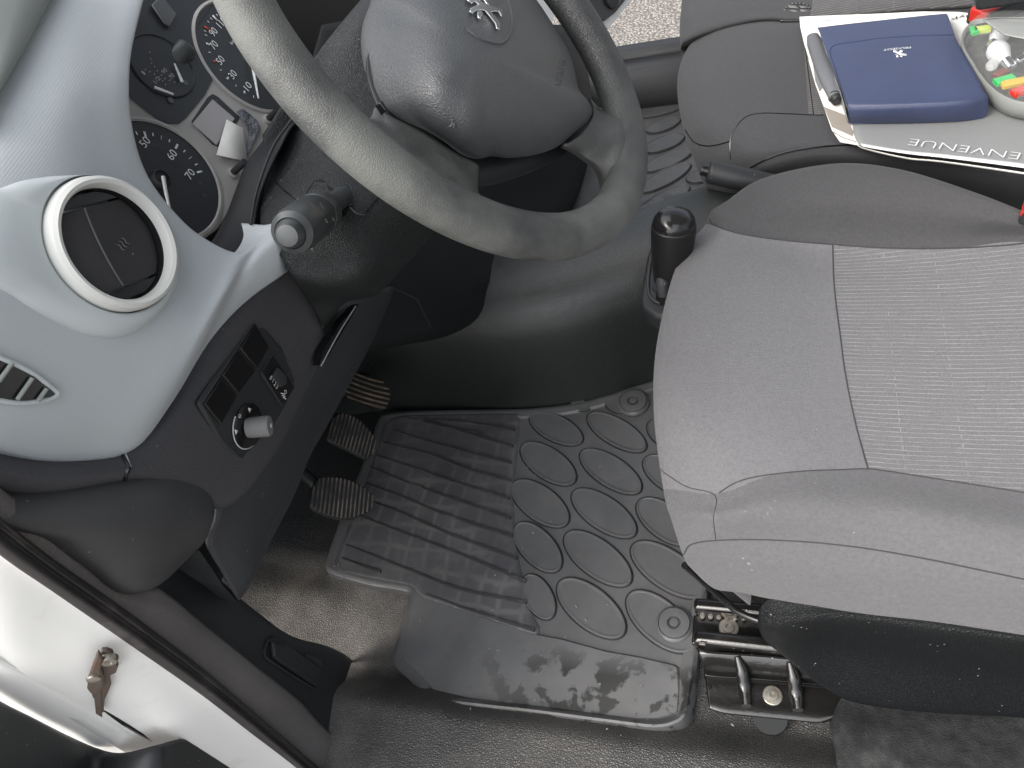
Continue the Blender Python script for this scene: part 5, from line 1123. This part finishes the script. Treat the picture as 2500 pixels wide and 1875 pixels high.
# ================================================================== PEDALS
def pedal(name, label, outline, z0, nrm, nrib, along, arm, m=M['rubber'], skew=0, rm='ribm'):
    o = W(sum(p[0] for p in outline) / len(outline), sum(p[1] for p in outline) / len(outline), z0)
    t = thing(name, label, 'pedal', o, 'foot pedals')
    pl = Plane(o, nrm); P = [pl.px(x, y) for x, y in outline]
    base = prism('pad', [p for p in resample(spl(P, 4, True) + [P[0]], 60)[:-1]], pl.n * -.012, m, t, .003)
    uv = [pl.uv(p) for p in resample(spl(P, 4, True) + [P[0]], 60)[:-1]]
    d_ = pl.px(*along[1]) - pl.px(*along[0]); along = math.atan2(d_.dot(pl.u), d_.dot(pl.r)); c_, s_ = math.cos(along), math.sin(along)
    rot = [(u * c_ + v * s_, -u * s_ + v * c_) for u, v in uv]
    lo_, hi_ = min(q[1] for q in rot), max(q[1] for q in rot)
    for i in range(nrib):
        y = lo_ + (hi_ - lo_) * (i + .6) / nrib; xs = []
        for a, b in zip(rot, rot[1:] + rot[:1]):
            if (a[1] > y) != (b[1] > y): xs.append(a[0] + (b[0] - a[0]) * (y - a[1]) / (b[1] - a[1]))
        if len(xs) < 2: continue
        x0, x1 = min(xs) + .002, max(xs) - .002
        if x1 - x0 < .004: continue
        pts = []
        for k in range(7):
            x = x0 + (x1 - x0) * k / 6; yy = y + skew * math.sin(math.pi * k / 6)
            pts.append(pl.at(x * c_ - yy * s_, x * s_ + yy * c_, .0006))
        tube('rib', pts, (hi_ - lo_) / nrib * .20, M[rm], base, n=8, smoothpath=False)
    tube('pedal_arm', [o - pl.n * .01] + [W(*a) for a in arm], [.008, .009, .009], M['black'], t, n=10)
    return t
M['ribt'] = mat('muddy_pedal_ribs', (.10, .08, .06), .6, .4, 'fine', 300, .4, .0004, dirt=(.32, .22, .14), ds=30, dth=.42)
M['ribm'] = mat('worn_pedal_ribs', (.06, .058, .055), .4, .5, 'fine', 300, .4, .0004, dirt=(.25, .20, .165), ds=26, dth=.42)
pn = (.72, -.12, .62)
pedal('clutch_pedal', 'worn clutch pedal with close ribs, lowest of the three pedals', [(757, 1210), (766, 1185), (781, 1164), (834, 1165), (879, 1182), (910, 1206), (910, 1235), (897, 1252), (855, 1268), (822, 1266), (790, 1256), (761, 1240)], .13, pn, 15, ((830, 1180), (822, 1255)), [(780, 1190, .10), (700, 1120, .16)])
pedal('brake_pedal', 'dark ribbed brake pedal, the middle of the three pedals', [(798, 1058), (808, 1027), (824, 1009), (851, 1010), (880, 1026), (905, 1052), (918, 1074), (914, 1100), (899, 1121), (882, 1116), (842, 1096), (804, 1077)], .13, pn, 13, ((840, 1020), (822, 1085)), [(820, 1030, .11), (760, 960, .18)])
pedal('accelerator_pedal', 'narrow accelerator pedal with a muddy end beside the tunnel', [(861, 912), (891, 915), (928, 928), (948, 944), (954, 966), (946, 990), (933, 1001), (895, 986), (838, 963), (850, 938)], .11, (.75, -.1, .62), 6, ((861, 928), (944, 954)), [(860, 920, .08), (800, 850, .14)], skew=-.002, rm='ribt')
# ================================================================== gear lever, handbrake
gl = thing('gear_lever', 'black gear knob on its moulded surround beside the driver seat', 'gear lever', W(1640, 680, .26))
gp = [W(x, y, .262) for x, y in [(1588, 598), (1604, 590), (1640, 588), (1720, 590), (1740, 640), (1700, 740), (1640, 775), (1600, 772), (1568, 752), (1562, 730), (1570, 680), (1578, 630)]]
prism('surround', gp, (0, 0, -.03), M['black'], gl, .006, seg=4)
prism('opening', [W(x, y, .2635) for x, y in [(1600, 622), (1608, 606), (1640, 600), (1700, 606), (1700, 700), (1650, 735), (1612, 726), (1592, 704)]], (0, 0, -.002), M['gloss'], gl, .0005)
tube('surround_edge', [W(x, y, .264) for x, y in [(1612, 598), (1594, 610), (1586, 650), (1582, 700), (1590, 728), (1612, 742)]], .002, M['bin'], gl, n=8)
kt = W(1646, 541, .375); ka2 = (kt - W(1634, 690, .285)).normalized()
lathe('lever_shaft', kt - ka2 * .14, ka2, [(.017, 0), (.015, .06)], M['gloss'], gl, 24)
kb_ = lathe('knob', kt, ka2, [(.015, -.098), (.021, -.085), (.0245, -.060), (.0268, -.030), (.0275, -.012), (.0272, -.006), (.0255, -.004), (.0252, -.002)], M['knobb'], gl, 48)
lathe('knob_cap', kt, ka2, [(.0258, -.006), (.0262, -.002), (.0250, .003), (.021, .009), (.014, .0135), (.006, .0155), (0, .016)], M['gloss'], gl, 48)
tube('gaiter_ring', [(1622, 722, .285), (1619, 690, .30), (1634, 645, .315), (1655, 615, .32), (1675, 606, .32), (1700, 630, .30)], [.008, .0095, .0095, .009, .009, .009], M['soft'], gl, n=14)
for i in range(14):
    t = i / 13; a = (1616 + 50 * t, 700 - 96 * t ** .8)
hb = thing('handbrake', 'black handbrake lever rising between the two seats', 'handbrake', W(1850, 460, .28))
h0 = W(1728, 418, .345); h1 = W(1950, 470, .30); hd_ = (h1 - h0).normalized()
lathe('grip', h0, hd_, [(.012, 0), (.0145, .0015), (.0155, .004), (.0158, .06), (.0150, .14), (.0140, .20)], M['black'], hb, 28, sy=1.0, hint=(0, 0, 1))
lathe('button', h0, -hd_, [(.0075, -.003), (.0075, .008), (.0068, .0095), (0, .0098)], M['gloss'], hb, 24)
# ================================================================== PASSENGER BENCH
bn = thing('passenger_bench', 'charcoal fabric double passenger bench carrying papers and a navy folder', 'seat', (.15, 1.2, .0))
bc = [
    [(1700, 90, .29), (1745, 66, .31), (1845, 49, .32), (1955, 49, .325), (2200, 26, .325), (2560, 6, .325)],
    [(1682, 112, .305), (1745, 78, .332), (1845, 62, .342), (1957, 62, .340), (2200, 42, .338), (2560, 22, .338)],
    [(1660, 160, .315), (1735, 130, .342), (1850, 115, .348), (1963, 112, .342), (2200, 100, .340), (2560, 90, .34)],
    [(1655, 225, .315), (1735, 205, .345), (1850, 200, .350), (1975, 195, .342), (2210, 190, .340), (2560, 180, .34)],
    [(1668, 305, .305), (1740, 292, .335), (1852, 277, .345), (1986, 281, .343), (2230, 290, .340), (2560, 290, .34)],
    [(1690, 375, .285), (1765, 360, .318), (1850, 345, .338), (1986, 330, .343), (2235, 335, .340), (2560, 350, .34)],
    [(1712, 430, .255), (1790, 415, .295), (1860, 390, .322), (1990, 364, .335), (2240, 378, .335), (2560, 430, .335)],
    [(1735, 470, .22), (1800, 455, .26), (1880, 430, .29), (2010, 408, .30), (2250, 420, .30), (2560, 475, .30)],
    [(1760, 530, .12), (1815, 520, .15), (1890, 500, .17), (2030, 480, .17), (2260, 490, .17), (2560, 550, .17)],
]
B3 = []
for r_w in bc:
    p = [W(*q) for q in r_w]; B3.append([p[0] + Vector((.05, 0, -.13)), p[0] + Vector((.018, 0, -.035))] + p)
B3.insert(0, [p + Vector((0, .004, -.03)) for p in B3[0]])
B3.append([p + Vector((0, .03, -.10)) for p in B3[-1]])
vs, fs = gmesh(grid(B3, 8, 8)); b1 = mk('near_cushion', vs, fs, M['dfabric'], bn, face_cam=True)
oc = [
    [(1690, -200, .29), (1760, -215, .32), (1880, -220, .33), (2000, -225, .33), (2300, -240, .33), (2700, -260, .33)],
    [(1672, -100, .31), (1745, -110, .345), (1870, -115, .35), (1990, -118, .345), (2300, -130, .345), (2700, -150, .345)],
    [(1666, 0, .315), (1740, -10, .348), (1860, -15, .352), (1985, -18, .345), (2250, -30, .345), (2650, -50, .345)],
    [(1660, 60, .315), (1720, 44, .345), (1850, 30, .350), (1980, 30, .345), (2230, 10, .345), (2600, -10, .345)],
    [(1662, 118, .300), (1690, 95, .325), (1845, 55, .335), (1965, 52, .335), (2210, 30, .335), (2580, 8, .335)],
    [(1668, 140, .26), (1700, 105, .28), (1846, 62, .29), (1966, 60, .29), (2210, 38, .29), (2580, 16, .29)],
]
O_3 = []
for r_w in oc:
    p = [W(*q) for q in r_w]; O_3.append([p[0] + Vector((.05, 0, -.13)), p[0] + Vector((.018, 0, -.035))] + p)
GO = grid(O_3, 8, 8)
vs, fs = gmesh([r[:5 * 8 + 1] for r in GO]); b2 = mk('far_cushion', vs, fs, M['dfabric'], bn, face_cam=True)
vs, fs = gmesh([r[5 * 8:] for r in GO]); b3 = mk('striped_panel', vs, fs, M['dstripe'], bn, face_cam=True)
bb_ = bvh(b1); bo_ = bvh(b2, b3)
SB = lambda pts, t=bb_, r=.0010: seam('seam', t, pts, M['gloss'], bn, r)
SB([(1673, 317), (1694, 346), (1722, 356), (1750, 354), (1783, 345)]); SB([(1783, 390), (1783, 346), (1791, 320), (1816, 289), (1852, 277), (1920, 278), (1986, 281), (2010, 281)])
SB([(1958, 66), (1974, 183), (1986, 281)]); SB([(1820, 420), (1844, 403), (1905, 376), (1986, 360), (2068, 354), (2110, 354)], r=.0013)
# striped strip of the near cushion showing beside the papers
vs_s = []; stg = [[(1960 + 14 * t_ + k * 12, 70 + 210 * t_) for k in range(5)] for t_ in [i / 12 for i in range(13)]]
Gs = [[hit(bb_, x, y, .0012) for x, y in r] for r in stg]
vs, fs = gmesh(Gs); mk('centre_strip', vs, fs, M['dstripe'], bn, face_cam=True)
# stitched tab with a small mark
tabp = [hit(bo_, x, y, .001) for x, y in [(1905, 50), (1907, 36), (1911, 24), (1925, 9), (1946, 5), (1960, 6), (1974, 9), (1986, 28), (1989, 41), (1987, 50)]]
tabp = [p for p in tabp if p]; tn = face_n(tabp); TP = Plane(sum(tabp, Vector()) / len(tabp) + tn * .002, tn)
tab = prism('seat_tab', pp(TP, [(1905, 51), (1907, 36), (1911, 24), (1925, 9), (1946, 5), (1960, 6), (1974, 9), (1986, 28), (1989, 41), (1987, 51)]), TP.n * -.004, M['black'], bn, .001)
for i in range(16):
    a = [(1908, 50), (1909, 44), (1910, 38), (1912, 31), (1915, 24), (1920, 18), (1926, 12), (1934, 9), (1943, 8), (1952, 8), (1962, 9), (1970, 12), (1976, 18), (1981, 26), (1985, 34), (1986, 42)][i]
    p = TP.px(*a, .0006); prism('stitch', [p + TP.r * .001 - TP.u * .0005, p + TP.r * .001 + TP.u * .0005, p - TP.r * .001 + TP.u * .0005, p - TP.r * .001 - TP.u * .0005], TP.n * .0003, M['lcd'], tab, 0)
M['tabm'] = mat('grey_tab_print', (.17, .17, .165), .6, .3, None)
for q in ([(1922, 16), (1930, 12), (1944, 14), (1950, 22), (1940, 20), (1930, 20)], [(1926, 24), (1944, 24), (1950, 30), (1938, 30)], [(1950, 14), (1972, 16), (1974, 19), (1956, 20)], [(1952, 23), (1974, 24), (1975, 27), (1958, 30)], [(1948, 30), (1966, 29), (1962, 34), (1950, 34)]):
    prism('tab_print', pp(TP, q, .0005), TP.n * .0004, M['tabm'], tab, 0)
# ---- papers, folder, bulb box
def sheet(name, pts, z, m, parent=None, th=.0008, wav=0.0):
    P = [W(x, y, z) for x, y in pts]
    return prism(name, P, (0, 0, -th), m, parent, 0, smooth=False)
nw = sheet('brochure', [(1952, 41), (2047, 37), (2150, 33), (2251, 28), (2340, 29), (2365, 32), (2375, 46), (2352, 75), (2420, 180), (2420, 340), (2100, 355), (2051, 346), (2031, 317), (2011, 260), (1990, 203), (1974, 146), (1974, 140), (1963, 105), (1954, 65)], .3545, M['paper'])
nw.name = 'magazine'; tag(nw, 'white and beige printed magazine under the navy folder', 'magazine')
sheet('print_panel', [(1979, 112), (2012, 190), (2017, 203), (2001, 224), (1990, 196)], .3549, M['tan2'] if 'tan2' in M else M['greyp'], nw, .0002)
sheet('print_panel', [(2011, 260), (2064, 281), (2084, 322), (2082, 333), (2031, 310)], .3549, M['tan'], nw, .0002)
text('headline', 'MyP', W(2353, 41, .3553), (-1, .05, 0), (0, -1, 0), .010, M['bin'], nw, width=.030)
text('small_print', 'PEUGEOT', W(2000, 52, .3553), (-1, .05, 0), (0, -1, 0), .007, M['greyp'], nw, width=.034)
tube('page_edge', [W(x, y, .3552) for x, y in [(2034, 322), (2060, 336), (2090, 346)]], .0006, M['tan'], nw, n=6)
lf = net('leaflet', [
    [(2080, 250, .3565), (2200, 245, .3565), (2320, 235, .3565), (2460, 225, .3565), (2620, 225, .3565)],
    [(2082, 307, .3565), (2200, 302, .3565), (2330, 300, .3565), (2480, 300, .3565), (2640, 310, .3565)],
    [(2088, 336, .3565), (2205, 350, .3565), (2340, 360, .3575), (2490, 378, .358), (2650, 395, .358)],
    [(2100, 356, .3555), (2210, 374, .356), (2310, 384, .357), (2500, 408, .357), (2660, 430, .357)],
], M['greyp'], None, 6, 6, sol=.0008)
tag(lf, 'glossy grey leaflet with BIENVENUE lettering upside down at the seat edge', 'leaflet')
net('white_border', [[(2101, 350, .3575), (2210, 367, .3575), (2310, 377, .3585), (2500, 399, .3590), (2660, 420, .3590)], [(2106, 358, .3565), (2212, 375, .357), (2312, 386, .3575), (2502, 410, .3578), (2660, 432, .3578)]], M['white'], lf, 2, 6, sol=.0004)
net('under_page', [[(2092, 340, .355), (2100, 358, .353), (2210, 384, .352), (2300, 393, .352), (2500, 421, .352), (2660, 445, .352)], [(2098, 350, .3545), (2106, 364, .350), (2212, 389, .349), (2302, 398, .349), (2502, 427, .349), (2660, 452, .349)]], M['paper'], lf, 2, 6, sol=.0004)
a1, a2 = W(2491, 388, .3592), W(2222, 352, .3580)
text('lettering', 'ENVENUE', (a1 + a2) / 2 + Vector((0, .003, .0016)), a2 - a1, (0, -1, 0), .0185, M['white'], lf, width=(a2 - a1).length, offset=-.022)
fo = thing('document_folder', 'closed navy blue document folder with small white emblem, lying on the papers', 'folder', W(2230, 180, .357))
fcov = net('cover', [
    [(1999, 72, .362), (2080, 62, .362), (2240, 46, .362), (2314, 40, .362)],
    [(1996, 67, .376), (2080, 57, .377), (2240, 40, .377), (2309, 33, .374)],
    [(2000, 75, .381), (2084, 65, .383), (2243, 48, .383), (2316, 42, .379)],
    [(2020, 130, .384), (2110, 122, .388), (2270, 112, .388), (2338, 103, .384)],
    [(2045, 195, .386), (2130, 190, .390), (2300, 182, .391), (2375, 170, .387)],
    [(2064, 245, .387), (2150, 243, .390), (2330, 236, .391), (2402, 222, .388)],
    [(2070, 262, .384), (2155, 262, .386), (2335, 254, .387), (2411, 236, .385)],
    [(2072, 282, .374), (2156, 282, .375), (2337, 273, .376), (2413, 256, .374)],
    [(2069, 298, .360), (2157, 300, .360), (2335, 294, .361), (2409, 280, .361)],
    [(2078, 303, .3575), (2160, 302, .3575), (2335, 296, .3575), (2398, 289, .3575)],
], M['blue'], fo, 6, 6, sol=.0015, edge=.0005)
fbv = bvh(fcov)
prism('pages', [W(x, y, .378) for x, y in [(2012, 85), (2080, 80), (2300, 50), (2395, 215), (2395, 240), (2085, 262), (2066, 250)]], (0, 0, -.02), M['greyp'], fo, .001)
net('page_edges', [[(2008, 100, .374), (2030, 170, .376), (2056, 243, .378), (2066, 290, .372)], [(2010, 108, .358), (2032, 178, .358), (2058, 252, .358), (2074, 301, .358)]], M['greyp'], fo, 3, 4, sol=.001)
seam('stitching', fbv, [(2070, 258), (2060, 232), (2040, 172), (2027, 130), (2031, 115), (2047, 108), (2090, 102), (2145, 94), (2200, 90), (2267, 86), (2300, 86), (2328, 85)], M['bluee'], fo, .0007)
seam('stitching', fbv, [(2333, 95), (2350, 130), (2375, 178), (2400, 226), (2409, 246)], M['bluee'], fo, .0005)
LP = Plane(hit(fbv, 2190, 125, .0008), face_n([hit(fbv, 2150, 110), hit(fbv, 2150, 150), hit(fbv, 2240, 150), hit(fbv, 2240, 110)]))
q1, q2 = LP.px(2224, 116, .0006), LP.px(2157, 122, .0006)
text('brand_lettering', 'PEUGEOT', (q1 + q2) / 2, q2 - q1, LP.px(2190, 160) - LP.px(2190, 120), .0066, M['white'], fo, width=(q2 - q1).length)
for P_ in ([(2180, 122), (2187, 121), (2194, 128), (2203, 129), (2214, 132), (2213, 136), (2202, 135), (2194, 133), (2187, 129), (2181, 127)], [(2198, 122), (2206, 122), (2203, 127), (2198, 130), (2194, 127)], [(2184, 133), (2192, 134), (2194, 140), (2187, 140), (2190, 137)], [(2196, 136), (2206, 136), (2200, 140)]):
    prism('emblem_print', [LP.px(x, y) for x, y in P_], LP.n * .0003, M['white'], fo, 0)
M['pouch'] = mat('grey_pouch_vinyl', (.13, .135, .145), .4, .5, 'fine', 200, .5, .001, var=.15)
pen = thing('sunglasses_pouch', 'slim grey rolled pouch tucked beside the navy folder', 'pouch', W(2010, 170, .36))
tube('pouch_body', [(1984, 88, .366), (1992, 110, .368), (2010, 160, .37), (2030, 205, .37), (2044, 236, .368)], [.008, .0115, .012, .012, .0105], M['pouch'], pen, n=16, fn=(.6, 1), flat=(0, 0, 1))
tube('pouch_seam', [(2028, 226, .378), (2040, 222, .378), (2051, 224, .376)], .0006, M['gloss'], pen, n=6)
tube('pouch_end', [(2036, 234, .366), (2046, 246, .364)], [.0085, .0075], M['black'], pen, n=12)
# spare bulb box
bx = thing('bulb_box', 'grey spare bulb box with clear lid, bulbs and coloured fuses, beside the navy folder', 'bulb box', W(2480, 150, .357))
bo = [(2346, 100), (2350, 80), (2362, 62), (2382, 50), (2450, 45), (2560, 50), (2650, 90), (2680, 160), (2660, 225), (2590, 262), (2500, 256), (2450, 240), (2415, 214), (2388, 182), (2368, 150), (2352, 122)]
bm3 = resample(spl([W(x, y, .385) for x, y in bo], 6, True) + [W(*bo[0], .385)], 121)[:-1]
bcn = sum(bm3, Vector()) / len(bm3)
def rings(name, prof, m, parent, close=True):
    vs = []; n = len(bm3); fs = []
    for s, z in prof:
        for p in bm3: q = bcn + (p - bcn) * s; vs.append(Vector((q.x, q.y, z)))
    for k in range(len(prof) - 1):
        for i in range(n): fs.append((k * n + i, k * n + (i + 1) % n, (k + 1) * n + (i + 1) % n, (k + 1) * n + i))
    if close: fs.append(tuple(range((len(prof) - 1) * n, len(prof) * n)))
    return mk(name, vs, fs, m, parent, face_cam=True, shade=50)
M['boxd'] = mat('smoky_box_inside', (.10, .10, .10), .4, .5, None, var=.3, vs_=90)
M['boxg'] = mat('pale_grey_box_plastic', (.30, .31, .30), .35, .5, None, var=.03)
rings('base', [(.80, .3578), (.92, .362), (.985, .374), (1.0, .385), (.985, .3875), (.955, .386), (.93, .376), (.88, .366)], M['boxg'], bx)
rings('inside', [(.94, .3835), (.93, .372), (.90, .370)], M['boxd'], bx)
rings('clear_lid', [(.975, .386), (.95, .394), (.86, .403), (.70, .409), (.45, .412), (.2, .413)], M['clear'], bx)
net('lid_panel', [[(2400, 48, .4105), (2440, 44, .411), (2520, 46, .411), (2600, 60, .411)], [(2424, 66, .4125), (2460, 62, .4135), (2530, 66, .4135), (2600, 80, .4135)], [(2452, 84, .4142), (2480, 90, .4145), (2530, 98, .4145), (2600, 110, .4145)]], M['boxg'], bx, 5, 5, sol=.001)
random.seed(7)
fcol = {'green': (.02, .45, .10), 'amber': (.60, .38, .02), 'red': (.55, .03, .015), 'brown': (.16, .03, .02), 'lime': (.55, .65, .12), 'grey': (.5, .5, .5)}
for (n_c, x, y, sx, sy, a) in (('green', 2452, 196, .022, .011, .3), ('amber', 2480, 202, .030, .011, .15), ('red', 2500, 220, .028, .012, .4), ('brown', 2444, 180, .015, .010, .6), ('green', 2378, 75, .008, .015, .1), ('lime', 2398, 72, .019, .010, 0)):
    m_ = M.get('f' + n_c) or mat('fuse_' + n_c, fcol[n_c], .35, .5, None, var=.05); M['f' + n_c] = m_
    ca, sa = math.cos(a), math.sin(a)
    z_ = .392 if n_c != 'brown' else .386
    f_ = box('blade_fuse', W(x, y, z_), (ca, sa, 0), (-sa, ca, 0), (0, 0, 1), sx, sy, .006, m_, None, .001)
    tag(f_, {0: ''}.get(1) or '%s plastic %s in the clear bulb box%s' % (n_c, 'fuse', {(2452): ', left of the amber one', 2378: ', at its upper left end', 2480: ' beside the red one', 2500: ' at its lower edge', 2444: ' below the small bulb', 2398: ' near its upper left end', 2520: ' at its far right side', 2540: ' at the right, outside the picture'}[x]), 'fuse', 'fuses in the bulb box')
M['bulbw'] = mat('frosted_bulb', (.62, .64, .66), .2, .5, None, var=.02)
M['bulbc'] = clear('bulb_glass', .03, al=.35)
def bulb(p, ax, R, lab, m):
    t = thing('spare_bulb', lab, 'bulb', p, 'spare bulbs in the bulb box')
    lathe('glass', p, ax, [(R * .45, 0), (R * .6, R * .3), (R, R * 1.3), (R * .95, R * 1.9), (R * .6, R * 2.4), (0, R * 2.6)], m, t, 28)
    lathe('cap', p, -Vector(ax), [(R * .5, -.001), (R * .52, R * 1.1), (R * .3, R * 1.25), (0, R * 1.3)], M['chrome'], t, 24)
bulb(W(2456, 150, .383), (-.3, .9, .15), .013, 'large headlamp bulb in the middle of the clear bulb box', M['bulbw'])
bulb(W(2430, 150, .381), (-.5, -.9, .1), .007, 'small amber bulb beside the headlamp bulb', M['bulbc'])
bulb(W(2425, 105, .380), (.5, .8, .1), .012, 'white bulb at the far end of the clear bulb box', M['bulbw'])
bulb(W(2500, 140, .384), (.7, .5, .1), .009, 'small clear bulb by the right edge of the photo', M['bulbc'])
prism('lid_slot', [W(x, y, z) for x, y, z in [(2400, 190, .377), (2405, 194, .377), (2419, 208, .376), (2408, 207, .372), (2400, 200, .371)]], (.0005, -.0005, .0003), M['gloss'], bx, 0)
# belt buckles
def buckle(name, label, o, ax, zz=(0, 0, 1)):
    t = thing(name, label, 'belt buckle', o, 'seat belt buckles')
    a, u, v = basis(ax); 
    box('housing', o, a, u, v, .07, .035, .022, M['black'], t, .004)
    box('release_button', o + a * .024 + v * .003, a, u, v, .024, .027, .020, M['red'], t, .003)
    tube('stalk', [o - a * .03, o - a * .10], .008, M['dark'], t, n=10)
    return t
buckle('belt_buckle', 'red and black belt buckle at the rear edge of the driver seat', W(2590, 535, .385), (-.75, .25, .3))
buckle('belt_buckle', 'red and black belt buckle beyond the bulb box', W(2436, 22, .376), (-.75, -.62, .05))
box('belt_housing', W(2515, -34, .42), (1, 0, 0), (0, 1, 0), (0, 0, 1), .12, .04, .025, M['black'], bpy.data.objects['belt_buckle.001'], .005)
for _ob in COL.objects:
    if _ob.type == 'MESH' and _ob.parent is None and 'label' not in _ob and 'kind' not in _ob: print('UNTAGGED', _ob.name)


# small traces of use: pale scuffs on the near bolster, crumbs and straw on the floor
M['scuff'] = mat('pale_scuff', (.24, .24, .23), .9, .1, None)
for (x, y, r) in ((1815, 1363, .0012), (1828, 1376, .0016), (1836, 1392, .001), (2085, 1300, .001)):
    p = hit(sbv, x, y, .0001)
    if p:
        n_f = face_n([hit(sbv, x - 8, y - 8), hit(sbv, x + 8, y - 8), hit(sbv, x + 8, y + 8), hit(sbv, x - 8, y + 8)])
        lathe('scuff_mark', p, n_f, [(r, 0), (r * .6, .0004), (0, .0004)], M['scuff'], seat, 7, wob=lambda t, h: .35 * math.sin(3 * t + x))
random.seed(11)
bmv, bmf = [], []
for i in range(70):
    x = random.uniform(-.72, -.02); y = random.uniform(.16, .60)
    if x < -.45 and random.random() < .4: y = random.uniform(.2, .42)
    z = floor_h(x, y) + .001 if (y < .22 or (x < -.55 and y < .37)) else .0055
    s_ = random.uniform(.0005, .0013); a = random.uniform(0, 6.28); l = s_ * random.uniform(1, 2.2); b = len(bmv)
    for q in ((-l, -s_, 0), (l, -s_ * .6, 0), (l * .7, s_, 0), (-l * .8, s_ * .8, 0), (0, 0, s_)):
        bmv.append(Vector((x + q[0] * math.cos(a) - q[1] * math.sin(a), y + q[0] * math.sin(a) + q[1] * math.cos(a), z + q[2])))
    bmf += [(b, b + 1, b + 4), (b + 1, b + 2, b + 4), (b + 2, b + 3, b + 4), (b + 3, b, b + 4)]
gr = mk('grit', bmv, bmf, M['scuff'], None, smooth=False)
tag(gr, 'pale grit and crumbs scattered over the floor and mat', 'grit', kind='stuff')
